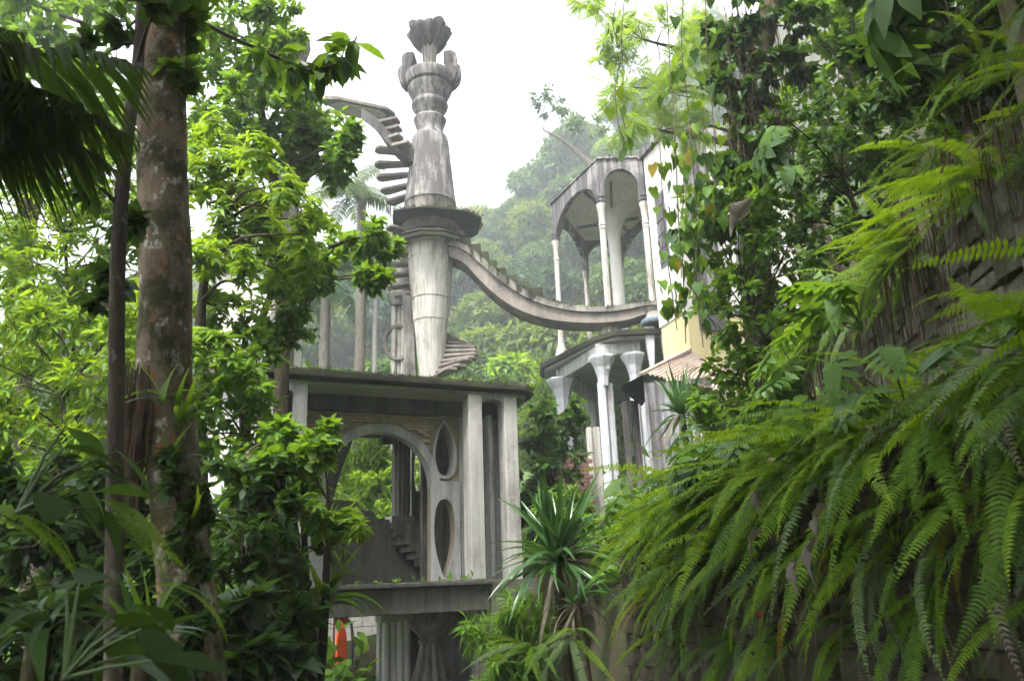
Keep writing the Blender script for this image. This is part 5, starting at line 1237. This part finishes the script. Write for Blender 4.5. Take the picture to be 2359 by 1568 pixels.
# ------------------------------------------------------------------ left: big trunk, thin trunk, epiphyte trunk
big = tree('lichened_tree', 'big foreground tree trunk blotched with orange and white lichen', [PY(455, 1700, 4.5), PY(432, 1400, 4.5), PY(405, 1120, 4.5), PY(380, 900, 4.5), PY(381, 600, 4.5), PY(374, 300, 4.55), PY(382, 0, 4.6), PY(392, -300, 4.7)], [.17, .15, .145, .155, .158, .148, .135, .12],
     BL([(420, -60, 60), (330, -90, 60), (430, 60, 26), (425, 170, 22)], 4.6, .12, 1), BROAD, 'alt', .14, 4, M['lf_mid'], M['bark_big'], 71, sides=26, rough=.025, lump=.028)
tree('slender_tree', 'slender dark tree trunk beside the big lichened trunk with a broad-leaved branch', [PY(262, 1700, 3.7), PY(262, 1300, 3.7), PY(268, 900, 3.7), PY(272, 600, 3.7), PY(292, 320, 3.75), PY(318, 150, 3.9), PY(330, -120, 4.1)], [.042, .039, .038, .037, .035, .032, .028],
     BL([(300, 60, 40), (250, 120, 40), (355, 30, 35), (215, 420, 35), (250, 640, 26), (300, 520, 22), (230, 700, 25)], 3.8, .2, 2), BROAD, 'alt', .12, 2, M['lf_dark'], M['bark_thin'], 72, sides=14, per=4, n_tw=4)
dl = MB(); bb = [PY(a, b, 5.2) for a, b in ((330, -30), (430, 30), (520, 80), (600, 115), (690, 155), (740, 158), (790, 140), (822, 85))]
broot = empty('overhanging_branch', bb[0]); tag(broot, 'dark branch tipped with long drooping leaves reaching towards the tower', 'branch')
MB().tube([p - bb[0] for p in smooth_path(bb, 4)], list(np.linspace(.02, .006, 29)), 6).build('stem', M['twig'], broot, smooth=60)
LONGL = [leaf_one('leaf', T8(.3, .35, .7, .9, .25, .2), M['lf_dark']), leaf_one('leaf', T8(.34, .35, .7, .9, .3, .25), M['lf_mid'])]; ORANGE_L = leaf_one('leaf', T8(.3, .35, .7, .9, .25, .2), M['lf_yellow'])
rnd = random.Random(9)
for cx0, cy0, n, sp in ((690, 152, 18, 50), (735, 158, 10, 35), (775, 130, 22, 50), (815, 95, 12, 25), (640, 130, 10, 50), (600, 108, 8, 50)):
    for k in range(n):
        p = PY(cx0 + rnd.uniform(-sp, sp) * .5, cy0 + rnd.uniform(-10, 12), 5.2 + rnd.uniform(-.1, .1)) - bb[0]; o = link('leaf', ORANGE_L if rnd.random() < .04 else rnd.choice(LONGL), None, broot); o.location = tuple(p)
        a = rnd.uniform(0, 6.28); s = rnd.uniform(.18, .29); o.rotation_euler = (Matrix.Rotation(a, 3, 'Z') @ Matrix.Rotation(math.radians(rnd.uniform(-78, 5)), 3, 'X')).to_euler(); o.scale = (s, s, s)
tree('epiphyte_tree', 'mossy trunk loaded with bromeliads left of the gate house', [PY(672, 1700, 7.2), PY(650, 1400, 7.2), PY(632, 1250, 7.2), PY(612, 1160, 7.2), PY(590, 1100, 7.2), PY(570, 1040, 7.3)], [.13, .12, .115, .1, .06, .02],
     BL([(670, 1080, 38), (640, 1010, 38), (700, 1130, 30)], 7.2, .2, 5), LANCE, 'whorl', .15, 3, M['lf_bright'], M['bark_moss'], 73, sides=14, per=6)
st2 = MB().tube([p for p in smooth_path([PY(700, 1700, 7.0), PY(715, 1480, 7.0), PY(690, 1330, 7.0), PY(668, 1200, 7.1)], 4)], [.06] * 13, 9, .1, random.Random(2)).build('dark_sapling', M['bark_thin'], None, smooth=60); tag(st2, 'dark leaning sapling stem against the mossy epiphyte trunk', 'tree')
for i, (px, py, Y, n, l, az, lab) in enumerate((
    (735, 1280, 7.0, 22, .6, 90, 'bromeliad with long strap leaves on the right of the mossy trunk'), (690, 1160, 7.0, 18, .5, 60, 'bromeliad near the top of the mossy trunk'), (745, 1400, 6.9, 20, .6, 100, 'bromeliad low on the dark sapling beside the gate deck'), (610, 1230, 6.9, 16, .5, -40, 'bromeliad on the left flank of the mossy trunk'),
    (415, 980, 4.3, 14, .34, 60, 'bird-nest bromeliad with broad leaves on the lichened trunk'), (372, 930, 4.25, 9, .34, -30, 'small bromeliad on the left of the lichened trunk'), (450, 1230, 4.35, 16, .36, 60, 'bromeliad under the moss on the lower lichened trunk'), (400, 1060, 4.3, 10, .34, 0, 'bromeliad in the middle of the lichened trunk'),
    (700, 1500, 6.8, 16, .5, 30, 'bromeliad at the foot of the dark sapling'))):
    rosette('bromeliad', lab, 'plant', PY(px, py, Y), STRAP, n, l * .7, l * 1.15, 30 + i, az=math.radians(az), spread=1.9, tilt=(-15, 15))
rosette('rosette_plant', 'pale green rosette of pointed leaves low in the foreground left', 'plant', PY(330, 1490, 3.3), STRAP_S, 34, .2, .36, 50, tilt=(-10, 25), stem=(0, 0, .6))
rosette('rosette_plant', 'dark glossy rosette of long leaves in the bottom corner', 'plant', PY(90, 1480, 2.6), [BANS2, STRAP[1], STRAP[4]], 24, .25, .45, 51, tilt=(-15, 20), stem=(0, 0, .6))
dead_ = MB(); rr_ = random.Random(8)
for i in range(90):
    p = PY(rr_.uniform(285, 345), rr_.uniform(830, 1000), 4.35 + rr_.uniform(-.08, .08)); l = rr_.uniform(.2, .75); dead_.tube([p, p + V(rr_.uniform(-.03, .03), 0, -l * .5), p + V(rr_.uniform(-.04, .04), rr_.uniform(-.03, .03), -l)], [.006, .005, .002], 3)
tag(dead_.build('dead_leaf_skirt', M['root'], None), kind='stuff')

# bright and mid-green trees left of the tower
tree('bright_leaf_tree', 'yellow-green tree with whorled pointed leaves behind the lichened trunk', [PY(470, 1300, 8.2), PY(462, 900, 8.2), PY(470, 650, 8.2), PY(530, 450, 8.2), PY(600, 330, 8.2)], [.07, .06, .05, .035, .015],
     BL([(490, 380, 55), (545, 400, 60), (600, 410, 60), (480, 470, 60), (545, 480, 65), (615, 480, 60), (680, 470, 50), (480, 550, 60), (550, 560, 65), (620, 550, 60), (690, 540, 45), (490, 630, 55), (560, 640, 55), (640, 620, 50), (510, 330, 50), (580, 330, 50), (470, 720, 45), (530, 700, 45), (700, 600, 40), (450, 420, 40), (455, 600, 45), (640, 430, 50), (730, 520, 35), (470, 800, 45), (520, 780, 40)], 8.2, .6, 11), LANCE, 'whorl', .15, 6, M['lf_bright'], M['twig'], 81, per=6, n_tw=5)
tree('green_leaf_tree', 'mid-green oval-leaved tree reaching across towards the tower landing', [PY(640, 1200, 10.5), PY(650, 800, 10.5), PY(640, 500, 10.5), PY(600, 250, 10.5), PY(570, 50, 10.5)], [.12, .1, .085, .06, .02],
     BL([(640, 270, 55), (700, 265, 55), (750, 300, 45), (800, 318, 28), (560, 240, 60), (490, 190, 60), (620, 190, 55), (740, 340, 45), (680, 330, 55), (480, 270, 60), (540, 120, 55), (610, 60, 45), (500, 60, 55), (560, 10, 55), (785, 350, 30), (700, 390, 40), (640, 20, 40), (460, 130, 50), (690, 210, 35), (550, 180, 50), (620, 330, 55), (560, 300, 55), (760, 400, 25), (660, 90, 30), (450, 330, 50), (650, 125, 34), (640, 165, 36), (600, 130, 40)], 10.3, .6, 12), OVAL, 'alt', .14, 8, M['lf_mid'], M['twig'], 82, per=7)
tree('side_branch_tree', 'dark-green leafy tree whose branch tips touch the tower shaft', [PY(560, 1150, 9.3), PY(580, 850, 9.3), PY(640, 650, 9.3), PY(760, 570, 9.3), PY(860, 540, 9.3)], [.06, .055, .045, .025, .008],
     BL([(855, 545, 35), (885, 575, 30), (830, 580, 35), (790, 560, 35), (760, 600, 40), (840, 630, 30), (870, 640, 22), (720, 640, 40), (680, 660, 45), (640, 700, 45), (620, 640, 40), (690, 590, 35), (600, 760, 45), (650, 770, 40), (680, 740, 35)], 9.3, .4, 13), OVAL, 'alt', .13, 6, M['lf_mid'], M['twig'], 83)
shrub('glossy_shrub', 'dark glossy shrub left of the gate house roof', V(-2.6, 7.6, 0), BL([(520, 840, 55), (580, 820, 50), (600, 800, 35), (550, 900, 60), (590, 880, 40), (500, 930, 55), (560, 970, 60), (480, 1000, 50), (540, 1050, 55), (600, 1030, 45), (645, 990, 34), (500, 870, 50)], 7.9, .4, 14), OVAL, 'alt', .12, 6, 'lf_mid', 84)
shrub('glossy_shrub', 'shrub with large leaves before the brick arch', V(-1.9, 7.2, 0), BL([(645, 1010, 38), (680, 1050, 36), (715, 1020, 22), (748, 1030, 16), (690, 1100, 38), (640, 1100, 48), (757, 990, 12), (600, 1120, 50), (765, 1200, 24), (805, 1210, 18), (720, 1190, 32), (560, 1160, 55)], 7.0, .3, 15), BROAD, 'alt', .13, 4, 'lf_mid', 85)
shrub('leafy_shrub', 'bright pale bush seen through the brick arch', V(-2.4, 17.8, 1.5), grid_blobs(770, 940, 950, 1230, 44, 38, 17.8, .5, 41), LANCE, 'alt', .2, 6, 'lf_bright', 161)
shrub('trunk_climber', 'dark heart-leaved climber wrapping the lower lichened trunk', PY(430, 1640, 4.4), BL([(395, 1120, 26), (430, 1180, 26), (410, 1250, 28), (450, 1300, 26), (420, 1370, 26), (455, 1440, 26), (430, 1520, 28), (465, 1150, 22), (385, 1050, 20)], 4.33, .05, 43), HEART, 'alt', .075, 3, 'lf_dark', 163, cat='climber')
shrub('yellow_shrub', 'yellow-green shrub twig with pointed leaves overlapping the curved stair', V(-1.8, 6.9, 0), BL([(700, 1180, 40), (750, 1200, 30), (800, 1200, 24), (825, 1215, 16), (748, 1060, 18), (715, 1070, 22)], 6.8, .2, 16), LANCE, 'whorl', .12, 5, 'lf_bright', 86)
shrub('understory_shrub', 'dim understory shrub left of the bromeliad trunk', V(-2.6, 6.4, 0), grid_blobs(470, 640, 1130, 1570, 66, 55, 6.6, .5, 17), OVAL, 'alt', .12, 4, 'lf_dark', 87)
shrub('understory_shrub', 'broad-leaved understory shrub at the bottom before the white wall', V(-2.1, 6.0, 0), grid_blobs(490, 650, 1440, 1600, 70, 42, 6.0, .3, 18), HEART, 'alt', .22, 2, 'lf_gloss', 88, per=4, n_tw=4)
shrub('understory_shrub', 'bright understory behind the slender trunk, upper part', V(-4.6, 9.0, 0), grid_blobs(-40, 330, 330, 760, 70, 62, 9.0, .8, 19), LANCE, 'whorl', .16, 5, 'lf_bright', 89, n_tw=5)
shrub('understory_shrub', 'bright understory behind the slender trunk, lower part', V(-4.4, 8.0, 0), grid_blobs(-40, 330, 740, 1130, 70, 60, 8.0, .7, 20), LANCE, 'alt', .14, 6, 'lf_bright', 90)
shrub('understory_shrub', 'dim undergrowth shrub around the lower slender trunk', V(-2.9, 5.2, 0), grid_blobs(-40, 360, 1100, 1580, 78, 62, 5.2, .5, 21), OVAL, 'alt', .13, 4, 'lf_dark', 91)
tree('canopy_tree', 'tall leafy canopy tree filling the upper left with sky gaps', [V(-6.5, 11.5, 0), PY(40, 700, 11.5), PY(120, 300, 11.5), PY(220, 0, 11.5)], [.2, .17, .13, .06],
     grid_blobs(-60, 320, -60, 400, 78, 66, 11.5, .8, 22, .8), OVAL, 'alt', .24, 4, M['lf_mid'], M['bark_thin'], 92)
big_leaf_plant('large_leaf_plant', 'dark plant with huge dim leaves at the left edge', PY(40, 1180, 2.7), OVL, 12, .26, .34, 11, az=math.radians(70), spread=1.1, pitch=(-50, 10))
big_leaf_plant('large_leaf_plant', 'dark plant with broad leaves in the bottom left foreground', PY(150, 1560, 2.4), OVL, 12, .24, .3, 12, az=math.radians(40), spread=1.4, pitch=(-45, 20))
for i, (px, py, Y, az, n, lab) in enumerate(((-40, 1190, 2.9, 75, 5, 'fern with bright fronds reaching in at the left edge'), (330, 1370, 3.6, 85, 5, 'fern frond crossing in front of the lower lichened trunk'), (230, 1180, 3.2, 110, 4, 'fern beside the slender trunk with a long arched frond'))):
    fern(PY(px, py, Y), n, math.radians(az), .5, .35, .55, 700 + i, lab, None, (-30, -5), FERN[:6])
# palms
PALMF = [frond_mesh('frond', e0, e1, .2, .022, 46, 480 + i, M['lf_fern_grey' if i % 2 else 'lf_far3'], sd, .7, .1, .1) for i, (e0, e1, sd) in enumerate(((70, -70, .1), (45, -80, -.1), (20, -85, .1), (80, -30, 0)))]
pc = PY(752, 640, 25); palm = empty('palm_tree', (pc[0], pc[1], 2.5)); tag(palm, 'grey-green palm with drooping fronds left of the tower', 'palm')
MB().tube([(0, 0, 0), (.06, 0, (pc[2] - 2.5) * .5), (0, 0, pc[2] - 2.5)], [.22, .18, .16], 12, .04, random.Random(1)).build('trunk', M['barkfar'], palm, smooth=60)
rnd = random.Random(4)
for k in range(17):
    o = link('frond', rnd.choice(PALMF), None, palm); o.location = (0, 0, pc[2] - 2.5); s = rnd.uniform(2.2, 3.1); o.scale = (s, s, s); o.rotation_euler = (0, 0, k * 2.4 + rnd.uniform(-.2, .2))
pc = PY(835, 400, 24); palm2 = empty('palm_tree', (pc[0], pc[1], 3)); tag(palm2, 'second palm behind, its grey fronds rising against the sky', 'palm')
MB().tube([(0, 0, 0), (.06, 0, (pc[2] - 3) * .5), (0, 0, pc[2] - 4)], [.2, .17, .14], 12).build('trunk', M['barkfar'], palm2, smooth=60)
for k in range(14):
    o = link('frond', PALMF[(k % 2) * 2 + 1], None, palm2); o.location = (-.5, 0, pc[2] - 4); s = rnd.uniform(2.0, 2.7); o.scale = (s, s, s); o.rotation_euler = (0, 0, k * 2.4 + rnd.uniform(-.2, .2))
DARKP = [frond_mesh('frond', e0, e1, .36, .034, 40, 490 + i, M['lf_shade'], sd, 1.1, .12, .05) for i, (e0, e1, sd) in enumerate(((20, -45, .1), (35, -30, -.15), (5, -60, .1)))]
fp = empty('foreground_palm', PY(-330, 240, 2.7)); tag(fp, 'dark blurred palm fronds drooping in from the upper left corner', 'palm')
MB().tube([(0, 0, 0), (-.1, 0, -1.5), (-.15, .1, -3.6)], [.06, .07, .08], 8).build('trunk', M['bark_thin'], fp)
for k, (az, tl, s) in enumerate(((72, 14, 1.1), (95, -4, 1.0), (60, 26, 1.0), (84, 24, 1.2), (112, 8, .9), (100, -22, .8))):
    o = link('frond', DARKP[k % 3], None, fp); o.rotation_euler = (Matrix.Rotation(-math.radians(az), 3, 'Z') @ Matrix.Rotation(math.radians(tl), 3, 'X')).to_euler(); o.scale = (s, s, s)
# unseen crowns added overhead and behind the camera to shade the foreground
for i, (x, y, z, s) in enumerate(((-4.6, -.6, 4.4, 2.6), (-1.2, -3.6, 4.6, 2.8), (2.6, -2.6, 5.2, 2.6), (5.6, 1.2, 7.6, 2.6), (-3.6, 2.6, 7.2, 1.9), (1.6, .2, 7.4, 1.8), (-2.5, .6, 8.6, 2.2), (3.4, 1.6, 7.4, 1.8), (.5, -1.2, 7.2, 2.4), (4.6, 4.2, 10.8, 2.6), (7.6, 3.6, 12, 2.6))):
    r_ = put_far(x, y, z - s * .6, s, (0, 4, 1, 4, 0, 4, 1)[i % 7], i * 1.3, 'unseen tree added above the camera to shade the path', 'unseen trees added for shade', 'added_shade_tree')

# moss and small growth along the weathered concrete edges
def moss_line(name, parent, path, n, size, seed, spread=.03, mat='lf_shade'):
    rng = np.random.default_rng(seed); L = Leaves(seed); path = [np.asarray(q, float) for q in path]
    seg = np.array([np.linalg.norm(b - a) for a, b in zip(path, path[1:])]); cum = seg.cumsum() / seg.sum()
    t_ = rng.uniform(0, 1, n); i_ = np.searchsorted(cum, t_); i_ = np.minimum(i_, len(seg) - 1)
    dens_ = (np.sin(t_ * 37 + seed) + np.sin(t_ * 91)) > rng.uniform(-1.6, 1.2, n); i_ = i_[dens_]; n = len(i_)
    A = np.array(path)[i_]; B = np.array(path)[i_ + 1]; pos = A + (B - A) * rng.uniform(0, 1, (n, 1)) + rng.normal(0, spread, (n, 3)) * V(1, 1, .5)
    L.add(FAR, pos, unit(rng.normal(size=(n, 3)) + V(0, 0, .5)), V(0, 0, 1) + rng.normal(0, .6, (n, 3)), size * rng.uniform(.4, 1.5, n))
    o = link(name, L.mesh(name), M[mat], parent); tag(o, kind='stuff')
moss_line('moss', gate, [(x, y, 4.80) for x, y in roof_loop(.03)[:6]], 2600, .035, 1, .03)
moss_line('moss', gate, [(.5, .02, 1.70), (3.4, .02, 1.70)], 500, .03, 2, .02)
moss_line('moss', gate, [(.5, .12, 1.71), (3.4, .12, 1.71)], 90, .09, 12, .05, 'lf_mid')
moss_line('moss', gate, [(-.2, .3, 4.84), (4.2, .5, 4.84)], 160, .11, 13, .1, 'lf_mid')
moss_line('moss', pav, [(x, y, zp) for x, y in rp] + [(rp[0][0], rp[0][1], zp)], 1600, .06, 3, .05)
moss_line('moss', pav, [(x, y, ZR) for x, y in hexs(1, .02)] + [(*hexs(1, .02)[0], ZR)], 900, .05, 4, .03)
moss_line('moss', bridge, [PY(x, y, yn(x)) - BO for x, y in tp], 1300, .055, 5, .03)
moss_line('moss', tower, [(x, y, zd) for x, y in ring_[:7]], 500, .06, 6, .04)

# ------------------------------------------------------------------ humid air
hz = MB().box((-260, -30, -3), (260, 190, 92)).build('haze', None, None); tag(hz, kind='stuff')
t = NT('humid_air'); vol = t.n('ShaderNodeVolumePrincipled'); vol.inputs['Color'].default_value = (.78, .84, .87, 1); vol.inputs['Density'].default_value = .0028; vol.inputs['Anisotropy'].default_value = .2
t.l(vol.outputs[0], t.out.inputs['Volume']); hz.data.materials.append(t.m)
